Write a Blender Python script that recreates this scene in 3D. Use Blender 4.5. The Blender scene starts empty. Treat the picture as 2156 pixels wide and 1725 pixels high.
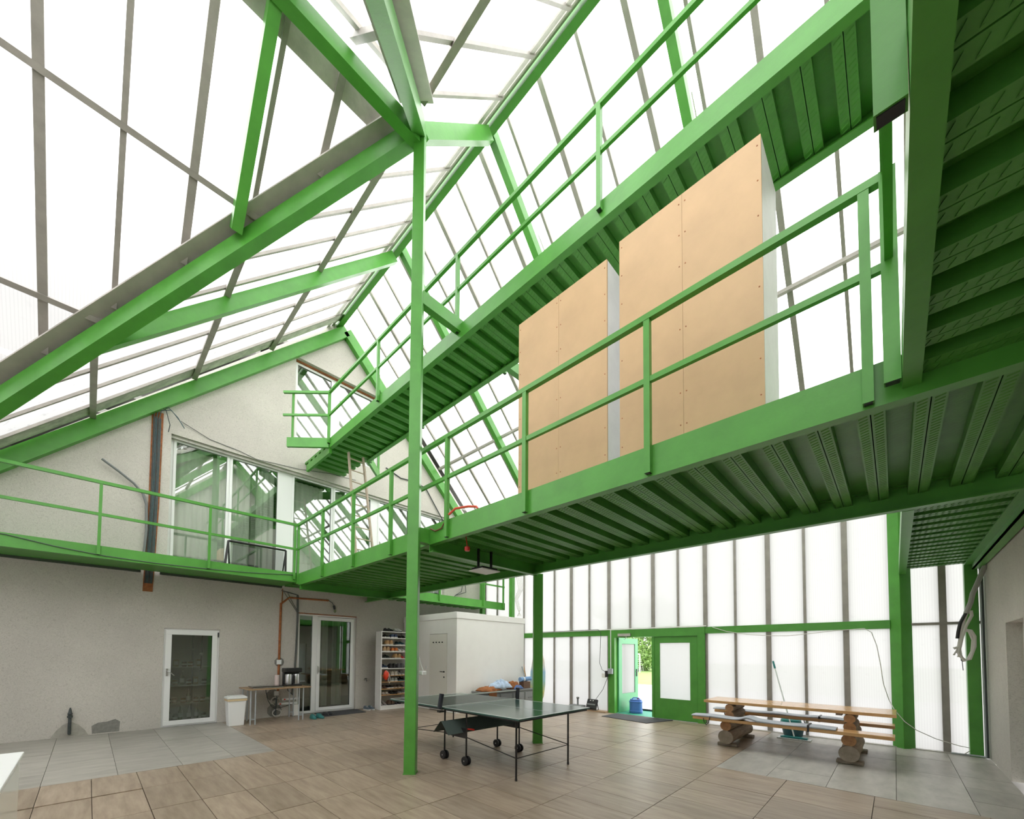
import bpy, bmesh, math, random
import numpy as np
from mathutils import Vector, Matrix
random.seed(7)
S = bpy.context.scene
COL = S.collection
R_ = math.radians

# ------------------------------------------------------------------ camera
W_, H_ = 2156, 1725
YAW, PITCH, ROLL, FPX, CXP, CYP = 0.77705, 0.03676, 0.00764, 849.018, 1049.1, 1344.66
EYE = Vector((0, 0, 1.54))
_f0 = Vector((math.cos(YAW), math.sin(YAW), 0)); _r0 = Vector((math.sin(YAW), -math.cos(YAW), 0)); _u0 = Vector((0, 0, 1))
FWD = _f0 * math.cos(PITCH) + _u0 * math.sin(PITCH)
_u1 = -_f0 * math.sin(PITCH) + _u0 * math.cos(PITCH)
RGT = _r0 * math.cos(ROLL) + _u1 * math.sin(ROLL)
UPV = -_r0 * math.sin(ROLL) + _u1 * math.cos(ROLL)
cam = bpy.data.cameras.new('camera'); cam_o = bpy.data.objects.new('camera', cam); COL.objects.link(cam_o)
cam.sensor_fit = 'HORIZONTAL'; cam.sensor_width = 36; cam.lens = FPX / W_ * 36
cam.shift_x = (W_ / 2 - CXP) / W_; cam.shift_y = (CYP - H_ / 2) / W_
cam.clip_start = 0.05; cam.clip_end = 300
cam_o.matrix_world = Matrix(((RGT.x, UPV.x, -FWD.x, EYE.x), (RGT.y, UPV.y, -FWD.y, EYE.y), (RGT.z, UPV.z, -FWD.z, EYE.z), (0, 0, 0, 1)))
S.camera = cam_o

def ray(px, py):
    return FWD + RGT * ((px - CXP) / FPX) - UPV * ((py - CYP) / FPX)
def onx(v, px, py): d = ray(px, py); return EYE + d * ((v - EYE.x) / d.x)
def ony(v, px, py): d = ray(px, py); return EYE + d * ((v - EYE.y) / d.y)
def onz(v, px, py): d = ray(px, py); return EYE + d * ((v - EYE.z) / d.z)
def seen(p, m=60):
    q = Vector(p) - EYE; z = q.dot(FWD)
    if z < 0.1: return False
    x = CXP + FPX * q.dot(RGT) / z; y = CYP - FPX * q.dot(UPV) / z
    return -m < x < W_ + m and -m < y < H_ + m

# ------------------------------------------------------------------ sky, light, exposure
world = bpy.data.worlds.new('overcast_sky'); S.world = world; world.use_nodes = True
bg = world.node_tree.nodes['Background']
bg.inputs[0].default_value = (1.0, 0.985, 0.99, 1); bg.inputs[1].default_value = 2.5
S.view_settings.view_transform = 'Standard'; S.view_settings.look = 'None'
S.view_settings.gamma = 1.0; S.view_settings.use_curve_mapping = False
S.view_settings.exposure = 0.92
S.cycles.use_denoising = True
S.cycles.max_bounces = 8; S.cycles.diffuse_bounces = 5; S.cycles.glossy_bounces = 3
S.cycles.transmission_bounces = 4; S.cycles.transparent_max_bounces = 10
S.cycles.caustics_reflective = False; S.cycles.caustics_refractive = False

# ------------------------------------------------------------------ mesh builder
class MB:
    def __init__(s): s.v = []; s.f = []; s.sm = False
    def add(s, vs, fs):
        o = len(s.v); s.v += [Vector(v) for v in vs]; s.f += [tuple(o + i for i in f) for f in fs]; return s
    def box(s, x0, x1, y0, y1, z0, z1, rz=0.0, c=None):
        vs = [(x, y, z) for z in (z0, z1) for y in (y0, y1) for x in (x0, x1)]
        if rz:
            c = Vector(c) if c else Vector(((x0 + x1) / 2, (y0 + y1) / 2, 0)); m = Matrix.Rotation(rz, 3, 'Z')
            vs = [m @ (Vector(v) - c) + c for v in vs]
        return s.add(vs, [(0, 2, 3, 1), (4, 5, 7, 6), (0, 1, 5, 4), (2, 6, 7, 3), (0, 4, 6, 2), (1, 3, 7, 5)])
    def beam(s, p, q, w, h, up=(0, 0, 1), oy=0.0):
        """rectangular bar p->q, w across, h along 'up'; oy shifts it along up"""
        p, q = Vector(p), Vector(q); d = (q - p).normalized(); up = Vector(up)
        sd = d.cross(up)
        if sd.length < 1e-4: sd = d.cross(Vector((1, 0, 0)))
        sd.normalize(); u = sd.cross(d).normalized()
        vs = [a + sd * (w / 2 * i) + u * (h / 2 * j + oy) for a in (p, q) for j in (-1, 1) for i in (-1, 1)]
        return s.add(vs, [(0, 1, 3, 2), (4, 6, 7, 5), (0, 4, 5, 1), (2, 3, 7, 6), (0, 2, 6, 4), (1, 5, 7, 3)])
    def tube(s, pts, r, n=8, cap=True):
        pts = [Vector(p) for p in pts]; rings = []
        ref = None
        for i, p in enumerate(pts):
            a = pts[max(0, i - 1)]; b = pts[min(len(pts) - 1, i + 1)]; d = (b - a).normalized()
            if ref is None:
                ref = d.cross(Vector((0, 0, 1)))
                if ref.length < 1e-3: ref = d.cross(Vector((1, 0, 0)))
            u = (ref - d * ref.dot(d)); u.normalize(); ref = u; w = d.cross(u)
            rr = r[i] if isinstance(r, (list, tuple)) else r
            rings.append([p + (u * math.cos(t) + w * math.sin(t)) * rr for t in [2 * math.pi * k / n for k in range(n)]])
        vs = [v for g in rings for v in g]; fs = []
        for i in range(len(pts) - 1):
            for k in range(n):
                k2 = (k + 1) % n; fs.append((i * n + k, i * n + k2, (i + 1) * n + k2, (i + 1) * n + k))
        if cap: fs.append(tuple(range(n))[::-1]); fs.append(tuple((len(pts) - 1) * n + k for k in range(n)))
        return s.add(vs, fs)
    def lathe(s, prof, n=16, c=(0, 0, 0), axis='z'):
        vs = []; fs = []; c = Vector(c)
        for r, z in prof:
            for k in range(n):
                t = 2 * math.pi * k / n; x, y = r * math.cos(t), r * math.sin(t)
                vs.append(c + (Vector((x, y, z)) if axis == 'z' else Vector((z, x, y)) if axis == 'x' else Vector((x, z, y))))
        for i in range(len(prof) - 1):
            for k in range(n):
                k2 = (k + 1) % n; fs.append((i * n + k, i * n + k2, (i + 1) * n + k2, (i + 1) * n + k))
        fs.append(tuple(range(n))[::-1]); fs.append(tuple((len(prof) - 1) * n + k for k in range(n)))
        return s.add(vs, fs)
    def prism(s, poly, h):
        """poly: list of 3d points, extruded by vector h"""
        n = len(poly); h = Vector(h); vs = [Vector(p) for p in poly] + [Vector(p) + h for p in poly]
        fs = [tuple(range(n))[::-1], tuple(range(n, 2 * n))] + [(i, (i + 1) % n, n + (i + 1) % n, n + i) for i in range(n)]
        return s.add(vs, fs)
    def quad(s, *p): return s.add(p, [tuple(range(len(p)))])
    def grid(s, fn, nu, nv):
        vs = [fn(i / nu, j / nv) for j in range(nv + 1) for i in range(nu + 1)]
        fs = [(j * (nu + 1) + i, j * (nu + 1) + i + 1, (j + 1) * (nu + 1) + i + 1, (j + 1) * (nu + 1) + i) for j in range(nv) for i in range(nu)]
        return s.add(vs, fs)
    def smooth(s): s.sm = True; return s

def link(o): COL.objects.link(o); return o
def ob(name, mb, m, parent=None, bevel=0.0, local=False, solid=0.0):
    """one mesh object; vertices are given in world space (or in the parent's space with local=True)"""
    c = Vector((0, 0, 0))
    if mb.v:
        lo = Vector([min(v[i] for v in mb.v) for i in range(3)]); hi = Vector([max(v[i] for v in mb.v) for i in range(3)])
        c = Vector(((lo.x + hi.x) / 2, (lo.y + hi.y) / 2, lo.z))
    me = bpy.data.meshes.new(name); me.from_pydata([tuple(v - c) for v in mb.v], [], mb.f)
    bm = bmesh.new(); bm.from_mesh(me); bmesh.ops.recalc_face_normals(bm, faces=bm.faces); bm.to_mesh(me); bm.free()
    if mb.sm:
        me.polygons.foreach_set('use_smooth', [True] * len(me.polygons))
        me.set_sharp_from_angle(angle=R_(40))
    me.materials.append(m)
    o = bpy.data.objects.new(name, me); o.location = c; link(o)
    if parent:
        o.parent = parent
        if not local: o.matrix_parent_inverse = pmat(parent).inverted()
    if bevel:
        b = o.modifiers.new('bevel', 'BEVEL'); b.width = bevel; b.segments = 2; b.limit_method = 'ANGLE'
    if solid:
        b = o.modifiers.new('solid', 'SOLIDIFY'); b.thickness = solid; b.offset = 0
    return o
def pmat(o):
    m = Matrix.LocRotScale(o.location, o.rotation_euler, o.scale)
    if o.parent: m = pmat(o.parent) @ o.matrix_parent_inverse @ m
    return m
def tag(o, label, cat, group=None):
    o['label'] = label; o['category'] = cat
    if group: o['group'] = group
    return o
def thing(name, label, cat, loc=(0, 0, 0), rz=0.0, group=None):
    o = bpy.data.objects.new(name, None); o.empty_display_size = 0.1; o.location = loc; o.rotation_euler = (0, 0, rz); link(o)
    return tag(o, label, cat, group)
def struct(name, loc=(0, 0, 0), mb=None, m=None):
    if mb is None:
        o = bpy.data.objects.new(name, None); o.empty_display_size = 0.1; o.location = loc; link(o)
    else: o = ob(name, mb, m)
    o['kind'] = 'structure'; return o
def slab(o, label):
    o['label'] = label; return o
def dup(root, loc, rz=None, label=None, scale=None):
    r = root.copy(); link(r); r.location = loc
    if rz is not None: r.rotation_euler = (0, 0, rz)
    if scale: r.scale = (scale,) * 3
    if label: r['label'] = label
    for ch in list(root.children):
        c = ch.copy(); link(c); c.parent = r
        for g in list(ch.children):
            d = g.copy(); link(d); d.parent = c
    return r

# ------------------------------------------------------------------ materials
MATS = {}
def nodes_of(name):
    m = bpy.data.materials.new(name); m.use_nodes = True; MATS[name] = m
    nt = m.node_tree; return m, nt, nt.nodes['Principled BSDF'], nt.nodes.new('ShaderNodeTexCoord')
def N(nt, t, **kw):
    n = nt.nodes.new(t)
    for k, v in kw.items():
        if isinstance(k, str) and hasattr(n, k): setattr(n, k, v)
    return n
def mat(name, col, rough=0.5, metal=0.0, spec=0.5, var=0.0, scale=8.0, bump=0.0, bscale=60.0, stretch=(1, 1, 1), col2=None, coat=0.0, objrand=0.0):
    m, nt, p, tc = nodes_of(name)
    p.inputs['Base Color'].default_value = (*col, 1); p.inputs['Roughness'].default_value = rough
    p.inputs['Metallic'].default_value = metal; p.inputs['Specular IOR Level'].default_value = spec
    if coat: p.inputs['Coat Weight'].default_value = coat
    mp = N(nt, 'ShaderNodeMapping'); mp.inputs['Scale'].default_value = stretch
    nt.links.new(tc.outputs['Object'], mp.inputs[0])
    out = None
    if var or col2:
        no = N(nt, 'ShaderNodeTexNoise'); no.inputs['Scale'].default_value = scale; no.inputs['Detail'].default_value = 5; no.inputs['Roughness'].default_value = .6
        nt.links.new(mp.outputs[0], no.inputs['Vector'])
        cr = N(nt, 'ShaderNodeValToRGB'); cr.color_ramp.elements[0].position = .32; cr.color_ramp.elements[1].position = .68
        a = col2 if col2 else tuple(c * (1 - var) for c in col); b = col if col2 else tuple(min(1, c * (1 + var)) for c in col)
        cr.color_ramp.elements[0].color = (*a, 1); cr.color_ramp.elements[1].color = (*b, 1)
        nt.links.new(no.outputs['Fac'], cr.inputs[0]); out = cr.outputs[0]
    if objrand:
        oi = N(nt, 'ShaderNodeObjectInfo'); mr = N(nt, 'ShaderNodeMapRange'); mr.inputs['To Min'].default_value = 1 - objrand; mr.inputs['To Max'].default_value = 1 + objrand
        nt.links.new(oi.outputs['Random'], mr.inputs['Value'])
        vm = N(nt, 'ShaderNodeVectorMath', operation='SCALE')
        if out: nt.links.new(out, vm.inputs[0])
        else: vm.inputs[0].default_value = col
        nt.links.new(mr.outputs[0], vm.inputs['Scale']); out = vm.outputs[0]
    if out: nt.links.new(out, p.inputs['Base Color'])
    if bump:
        nb = N(nt, 'ShaderNodeTexNoise'); nb.inputs['Scale'].default_value = bscale; nb.inputs['Detail'].default_value = 3
        nt.links.new(mp.outputs[0], nb.inputs['Vector'])
        bu = N(nt, 'ShaderNodeBump'); bu.inputs['Strength'].default_value = bump; bu.inputs['Distance'].default_value = .01
        nt.links.new(nb.outputs['Fac'], bu.inputs['Height']); nt.links.new(bu.outputs[0], p.inputs['Normal'])
    return m

GREEN = mat('green_paint', (0.078, 0.300, 0.040), .36, var=.10, scale=3.0, bump=.08, bscale=25)
GREEN_DK = mat('green_deck_sheet', (0.075, 0.27, 0.040), .42, var=.12, scale=4.0, bump=.12, bscale=40)
ALU = mat('grey_aluminium', (0.31, 0.29, 0.26), .45, .15, var=.12, scale=5)
ALU_L = mat('pale_aluminium', (0.47, 0.45, 0.41), .45, .15, var=.15, scale=6)
GUTTER = mat('grey_gutter_sheet', (0.40, 0.37, 0.33), .5, var=.10, scale=4)
WHITE_P = mat('white_pvc', (0.80, 0.81, 0.80), .3)
WHITE_W = mat('white_painted_board', (0.88, 0.87, 0.84), .45, var=.02, scale=3)
WHITE_G = mat('white_gloss', (0.80, 0.83, 0.80), .08)
BLACK = mat('black_plastic', (0.012, 0.012, 0.013), .4)
BLACKM = mat('black_metal', (0.015, 0.014, 0.014), .35, .3)
STEEL = mat('brushed_steel', (0.55, 0.55, 0.55), .28, .9)
GREYM = mat('grey_painted_metal', (0.40, 0.43, 0.45), .4, .2)
DARK = mat('dark_room', (0.10, 0.10, 0.10), .9)
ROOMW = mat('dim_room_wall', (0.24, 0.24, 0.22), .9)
BOARD = mat('particle_board', (0.57, 0.375, 0.20), .5, var=.07, scale=2.5, bump=.03, bscale=90)
BOARD_E = mat('white_board_side', (0.78, 0.78, 0.77), .5, var=.05, scale=4)
PINE = mat('varnished_pine', (0.66, 0.40, 0.18), .22, spec=.5, col2=(0.52, 0.28, 0.10), scale=5, stretch=(5, .5, 5), coat=.3)
PINE_E = mat('pine_edge', (0.52, 0.24, 0.06), .35, col2=(0.36, 0.15, 0.035), scale=5, stretch=(8, .6, 8))
LOG = mat('weathered_log', (0.40, 0.29, 0.19), .75, col2=(0.20, 0.14, 0.09), scale=5, stretch=(.6, 6, 6), bump=.3, bscale=14)
LOG_E = mat('log_end_grain', (0.48, 0.26, 0.12), .7, col2=(0.30, 0.15, 0.07), scale=18, bump=.2, bscale=40)
LOGBASE = mat('grey_timber_block', (0.30, 0.25, 0.20), .8, var=.2, scale=12)
TABLEG = mat('dark_green_table', (0.038, 0.085, 0.070), .17, spec=.55)
TABLEW = mat('white_line_paint', (0.72, 0.76, 0.72), .25)
RUST = mat('rust_brown', (0.30, 0.10, 0.03), .7, var=.35, scale=14)
CABLE_D = mat('dark_cable', (0.045, 0.055, 0.055), .5)
CABLE_B = mat('blue_grey_cable', (0.055, 0.10, 0.11), .45)
CABLE_W = mat('white_cable', (0.62, 0.61, 0.57), .45)
RUBBER = mat('rubber_mat', (0.055, 0.055, 0.060), .85, var=.25, scale=60, bump=.4, bscale=160)
TEAL = mat('teal_plastic', (0.02, 0.20, 0.19), .35)
BLUE = mat('blue_plastic', (0.07, 0.17, 0.48), .35)
RED = mat('red_plastic', (0.60, 0.03, 0.02), .35)
GREY_PAD = mat('grey_fabric', (0.40, 0.42, 0.46), .9, bump=.15, bscale=90)
GREY_BOX = mat('grey_resin', (0.20, 0.21, 0.21), .55)
CLOTH_B = mat('pale_blue_cloth', (0.42, 0.53, 0.68), .9, var=.25, scale=9)
CLOTH_BR = mat('brown_cloth', (0.30, 0.11, 0.035), .9, var=.2, scale=9)
PATCH = mat('wet_plaster_patch', (0.22, 0.215, 0.195), .9, var=.15, scale=20, bump=.3, bscale=50)
LAWN = mat('lawn_grass', (0.22, 0.34, 0.09), .9, col2=(0.15, 0.26, 0.06), scale=1.2)
LEAF = mat('leaves', (0.26, 0.40, 0.12), .6, col2=(0.13, 0.24, 0.06), scale=1.5)
PAVE = mat('pale_paving', (0.60, 0.60, 0.58), .8, var=.05, scale=1.0)
BARK = mat('bark', (0.10, 0.07, 0.05), .9)
LADDER = mat('bleached_ladder_wood', (0.50, 0.40, 0.32), .7, var=.15, scale=8)
CREAM = mat('cream_door', (0.80, 0.78, 0.72), .4)
LAMPW = mat('white_lamp_lens', (0.72, 0.70, 0.68), .4)
PIPE = mat('dark_iron_pipe', (0.06, 0.07, 0.07), .5, .4, var=.3, scale=20)

def plaster(name, col, col2):
    m, nt, p, tc = nodes_of(name)
    p.inputs['Roughness'].default_value = .9; p.inputs['Specular IOR Level'].default_value = .15
    w = N(nt, 'ShaderNodeTexNoise'); w.inputs['Scale'].default_value = 7; w.inputs['Detail'].default_value = 2
    nt.links.new(tc.outputs['Object'], w.inputs['Vector'])
    va = N(nt, 'ShaderNodeVectorMath', operation='MULTIPLY_ADD'); va.inputs[1].default_value = (.55, .55, .55)
    nt.links.new(w.outputs['Color'], va.inputs[0]); nt.links.new(tc.outputs['Object'], va.inputs[2])
    no = N(nt, 'ShaderNodeTexNoise'); no.inputs['Scale'].default_value = 34; no.inputs['Detail'].default_value = 4; no.inputs['Roughness'].default_value = .7
    nt.links.new(va.outputs[0], no.inputs['Vector'])
    cr = N(nt, 'ShaderNodeValToRGB'); cr.color_ramp.elements[0].position = .36; cr.color_ramp.elements[1].position = .52
    cr.color_ramp.elements[0].color = (*col2, 1); cr.color_ramp.elements[1].color = (*col, 1)
    nt.links.new(no.outputs['Fac'], cr.inputs[0])
    bigg = N(nt, 'ShaderNodeTexNoise'); bigg.inputs['Scale'].default_value = .8; bigg.inputs['Detail'].default_value = 4
    nt.links.new(tc.outputs['Object'], bigg.inputs['Vector'])
    mr = N(nt, 'ShaderNodeMapRange'); mr.inputs['From Min'].default_value = .3; mr.inputs['From Max'].default_value = .7; mr.inputs['To Min'].default_value = .90; mr.inputs['To Max'].default_value = 1.06
    nt.links.new(bigg.outputs['Fac'], mr.inputs['Value'])
    vm = N(nt, 'ShaderNodeVectorMath', operation='SCALE'); nt.links.new(cr.outputs[0], vm.inputs[0]); nt.links.new(mr.outputs[0], vm.inputs['Scale'])
    nt.links.new(vm.outputs[0], p.inputs['Base Color'])
    bu = N(nt, 'ShaderNodeBump'); bu.inputs['Strength'].default_value = .5; bu.inputs['Distance'].default_value = .012
    nt.links.new(no.outputs['Fac'], bu.inputs['Height']); nt.links.new(bu.outputs[0], p.inputs['Normal'])
    return m
PLASTER = plaster('scratched_grey_plaster', (0.575, 0.545, 0.497), (0.455, 0.43, 0.388))

def poly(name, transp, dirt=0.0, axis=1, tone=1.0):
    """milky twin-wall polycarbonate: part clear, part diffusing, fine flute lines along the sheet"""
    m = bpy.data.materials.new(name); m.use_nodes = True; nt = m.node_tree; nt.nodes.clear()
    out = N(nt, 'ShaderNodeOutputMaterial'); tr = N(nt, 'ShaderNodeBsdfTransparent'); tl = N(nt, 'ShaderNodeBsdfTranslucent')
    df = N(nt, 'ShaderNodeBsdfDiffuse'); mx = N(nt, 'ShaderNodeMixShader'); mx2 = N(nt, 'ShaderNodeMixShader')
    tc = N(nt, 'ShaderNodeTexCoord')
    sx = N(nt, 'ShaderNodeSeparateXYZ'); nt.links.new(tc.outputs['Object'], sx.inputs[0])
    mu = N(nt, 'ShaderNodeMath', operation='MULTIPLY'); mu.inputs[1].default_value = 2 * math.pi / .032
    nt.links.new(sx.outputs[axis], mu.inputs[0])
    si = N(nt, 'ShaderNodeMath', operation='SINE'); nt.links.new(mu.outputs[0], si.inputs[0])
    mr = N(nt, 'ShaderNodeMapRange'); mr.inputs['From Min'].default_value = .5; mr.inputs['From Max'].default_value = 1; mr.inputs['To Min'].default_value = 1.0; mr.inputs['To Max'].default_value = .90
    nt.links.new(si.outputs[0], mr.inputs['Value'])
    no = N(nt, 'ShaderNodeTexNoise'); no.inputs['Scale'].default_value = 7; no.inputs['Detail'].default_value = 4
    nt.links.new(tc.outputs['Object'], no.inputs['Vector'])
    m2 = N(nt, 'ShaderNodeMapRange'); m2.inputs['From Min'].default_value = .62; m2.inputs['From Max'].default_value = .74; m2.inputs['To Min'].default_value = 1; m2.inputs['To Max'].default_value = 1 - dirt
    nt.links.new(no.outputs['Fac'], m2.inputs['Value'])
    pr = N(nt, 'ShaderNodeMath', operation='MULTIPLY'); nt.links.new(mr.outputs[0], pr.inputs[0]); nt.links.new(m2.outputs[0], pr.inputs[1])
    for b in (tr, tl):
        vm = N(nt, 'ShaderNodeVectorMath', operation='SCALE'); vm.inputs[0].default_value = (.97 * tone, .97 * tone, .965 * tone)
        nt.links.new(pr.outputs[0], vm.inputs['Scale']); nt.links.new(vm.outputs[0], b.inputs['Color'])
    df.inputs['Color'].default_value = (.85, .86, .85, 1)
    mx.inputs[0].default_value = transp; nt.links.new(tl.outputs[0], mx.inputs[1]); nt.links.new(tr.outputs[0], mx.inputs[2])
    mx2.inputs[0].default_value = .12; nt.links.new(mx.outputs[0], mx2.inputs[1]); nt.links.new(df.outputs[0], mx2.inputs[2])
    nt.links.new(mx2.outputs[0], out.inputs[0]); return m
POLY_R = poly('polycarbonate_roof_sheet', .60, .30, 1)
POLY_RX = poly('polycarbonate_wing_sheet', .60, .06, 0)
POLY_W = poly('polycarbonate_wall_sheet', .06, .06, 1, .335)
POLY_D = poly('polycarbonate_door_sheet', .06, .03, 1, .62)

def glass(name, tint, refl):
    m = bpy.data.materials.new(name); m.use_nodes = True; nt = m.node_tree; nt.nodes.clear()
    out = N(nt, 'ShaderNodeOutputMaterial'); tr = N(nt, 'ShaderNodeBsdfTransparent'); gl = N(nt, 'ShaderNodeBsdfGlossy'); mx = N(nt, 'ShaderNodeMixShader')
    tr.inputs[0].default_value = (*tint, 1); gl.inputs['Roughness'].default_value = .0; gl.inputs[0].default_value = (.92, .97, .94, 1)
    fr = N(nt, 'ShaderNodeFresnel'); fr.inputs[0].default_value = 1.5
    mr = N(nt, 'ShaderNodeMapRange'); mr.inputs['From Max'].default_value = .6; mr.inputs['To Min'].default_value = refl; mr.inputs['To Max'].default_value = refl + .35
    nt.links.new(fr.outputs[0], mr.inputs['Value']); nt.links.new(mr.outputs[0], mx.inputs[0])
    nt.links.new(tr.outputs[0], mx.inputs[1]); nt.links.new(gl.outputs[0], mx.inputs[2]); nt.links.new(mx.outputs[0], out.inputs[0]); return m
GLASS_U = glass('window_glass_upper', (.93, .96, .93), .14)
GLASS_D = glass('window_glass_door', (.68, .72, .69), .10)
GLASS_F = glass('bottle_glass', (.7, .75, .6), .15)
CURTAIN = mat('sheer_curtain', (0.82, 0.82, 0.78), .9)

def tilemat(name, c1, c2, c3, stretch, rough):
    m, nt, p, tc = nodes_of(name)
    oi = N(nt, 'ShaderNodeObjectInfo'); mp = N(nt, 'ShaderNodeMapping'); mp.inputs['Scale'].default_value = stretch
    ad = N(nt, 'ShaderNodeVectorMath', operation='MULTIPLY_ADD'); ad.inputs[0].default_value = (37, 53, 0)
    cb = N(nt, 'ShaderNodeCombineXYZ')
    for i in range(3): nt.links.new(oi.outputs['Random'], cb.inputs[i])
    nt.links.new(cb.outputs[0], ad.inputs[1]); nt.links.new(tc.outputs['Object'], ad.inputs[2]); nt.links.new(ad.outputs[0], mp.inputs[0])
    no = N(nt, 'ShaderNodeTexNoise'); no.inputs['Scale'].default_value = 3.2; no.inputs['Detail'].default_value = 7; no.inputs['Roughness'].default_value = .62
    nt.links.new(mp.outputs[0], no.inputs['Vector'])
    cr = N(nt, 'ShaderNodeValToRGB'); e = cr.color_ramp.elements; e[0].position = .3; e[1].position = .72
    e[0].color = (*c1, 1); e[1].color = (*c3, 1); k = e.new(.5); k.color = (*c2, 1)
    nt.links.new(no.outputs['Fac'], cr.inputs[0])
    mr = N(nt, 'ShaderNodeMapRange'); mr.inputs['To Min'].default_value = .88; mr.inputs['To Max'].default_value = 1.10
    nt.links.new(oi.outputs['Random'], mr.inputs['Value'])
    vm = N(nt, 'ShaderNodeVectorMath', operation='SCALE'); nt.links.new(cr.outputs[0], vm.inputs[0]); nt.links.new(mr.outputs[0], vm.inputs['Scale'])
    nt.links.new(vm.outputs[0], p.inputs['Base Color']); p.inputs['Roughness'].default_value = rough; p.inputs['Specular IOR Level'].default_value = .45
    bu = N(nt, 'ShaderNodeBump'); bu.inputs['Strength'].default_value = .10; bu.inputs['Distance'].default_value = .004
    nt.links.new(no.outputs['Fac'], bu.inputs['Height']); nt.links.new(bu.outputs[0], p.inputs['Normal'])
    return m
TILE_B = tilemat('wood_look_tile', (0.215, 0.163, 0.115), (0.292, 0.228, 0.167), (0.365, 0.295, 0.222), (4.5, .6, 1), .36)
TILE_G = tilemat('grey_stone_tile', (0.265, 0.250, 0.220), (0.335, 0.317, 0.280), (0.40, 0.38, 0.337), (.7, 2.0, 1), .40)
GROUT = mat('dark_joint_bed', (0.055, 0.04, 0.028), .9)

# =================================================================== FLOOR
GY, PX, RY, BX = 10.45, 9.78, -1.0, -3.2      # gable wall, glazed wall, right house wall, back of the wing
floor = struct('floor', mb=MB().box(BX, PX + .1, RY, GY, -.12, -.02), m=GROUT)
slab(floor, 'floor of wood look tiles with grey stone tile patches')
tiles = []
def tile(x0, x1, y0, y1, m):
    tiles.append((x0, x1, y0, y1, m))
XJ = [6.11 - .4022 * k for k in range(-9, 24)]; XJ.sort()
YJ = [-1.0, -.62, .19, .985, 1.79, 2.605, 3.425, 4.29, 5.165, 6.03, 6.88, 7.73, 8.58, 9.43, 10.28, 10.45]
for a, b in zip(XJ, XJ[1:]):
    for c, d in zip(YJ, YJ[1:]):
        mx, my = (a + b) / 2, (c + d) / 2
        if b > 9.74: b = 9.74
        if mx > 6.11 and my < 1.79: continue
        if b <= 2.15 and c >= 6.87: continue
        tile(a, b, c, d, TILE_B)
for (c, d), xs in {(1.2, 1.79): [6.11, 7.28, 8.44, 9.74], (.61, 1.2): [6.11, 6.66, 7.84, 9.0, 9.74], (.02, .61): [6.11, 6.66, 8.42, 9.52, 9.74],
                   (-.56, .02): [6.11, 6.66, 7.81, 8.9, 9.74], (-1.0, -.56): [6.11, 6.68, 7.33, 7.96, 9.1, 9.74]}.items():
    for a, b in zip(xs, xs[1:]): tile(a, b, c, d, TILE_G)
gx = [-2.2, -1.58, -.96, -.33, .31, .95, 1.55, 2.09]
for a, b in zip(gx, gx[1:]):
    for c, d in ((6.88, 7.54), (7.54, 8.92), (8.92, 10.45)) if b <= -.3 else ((6.88, 8.92), (8.92, 10.45)): tile(a, b, c, d, TILE_G)
def dist(t): return (t[0] + t[1]) ** 2 / 4 + (t[2] + t[3]) ** 2 / 4
vis = sorted([t for t in tiles if any(seen((x, y, 0), 10) for x in (t[0], t[1]) for y in (t[2], t[3]))], key=dist)
hid = [t for t in tiles if t not in vis]
near, rest = vis[:298], vis[298:] + hid
cache = {}
for x0, x1, y0, y1, m in near:
    g = .0028 if m is TILE_B else .0022
    w, d = round(x1 - x0 - 2 * g, 4), round(y1 - y0 - 2 * g, 4)
    if (w, d, m.name) not in cache:
        o = ob('floor_tile', MB().box(-w / 2, w / 2, -d / 2, d / 2, -.02, 0), m, floor); cache[(w, d, m.name)] = o.data
    else:
        o = bpy.data.objects.new('floor_tile', cache[(w, d, m.name)]); link(o); o.parent = floor; o.matrix_parent_inverse = pmat(floor).inverted()
    dz = random.uniform(-.0012, .0012)
    if m is TILE_B and x1 < .55 and y1 < 6.2: dz = -.007
    o.location = ((x0 + x1) / 2, (y0 + y1) / 2, -.02 + dz)
for m, nm in ((TILE_B, 'wood_tile_field'), (TILE_G, 'grey_tile_field')):
    mb = MB()
    for x0, x1, y0, y1, mm in rest:
        if mm is m: mb.box(x0 + .003, x1 - .003, y0 + .003, y1 - .003, -.02, 0)
    if mb.v: ob(nm, mb, m, floor)['kind'] = 'stuff'

# =================================================================== GABLE WALL (left)
def roofz(x): return 10.6 - abs(x - 4.65)
def wall_strips(y0, y1, holes, x0, x1, topf, mb):
    br = sorted(set([x0, x1, 4.65] + [h[0] for h in holes] + [h[1] for h in holes]))
    for a, b in zip(br, br[1:]):
        m = (a + b) / 2; iv = sorted([(h[2], h[3]) for h in holes if h[0] <= m <= h[1]]); z = 0.0
        for lo, hi in iv:
            if lo > z + 1e-6: mb.prism([(a, y0, z), (b, y0, z), (b, y0, lo), (a, y0, lo)], (0, y1 - y0, 0))
            z = hi
        mb.prism([(a, y0, z), (b, y0, z), (b, y0, topf(b)), (a, y0, topf(a))], (0, y1 - y0, 0))
D1 = (1.06, 2.0, 0, 2.0); D2 = (3.61, 5.12, 0, 2.51); W1 = (1.06, 8.1, 3.27, 5.98); W2 = (3.4, 5.71, 6.75, 8.88)
mb = MB(); wall_strips(GY, GY + .34, [D1, D2, W1, W2], BX, PX, lambda x: roofz(x) - .02, mb)
wl = slab(struct('wall_left', mb=mb, m=PLASTER), 'rough grey plaster gable wall of the house')
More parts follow.
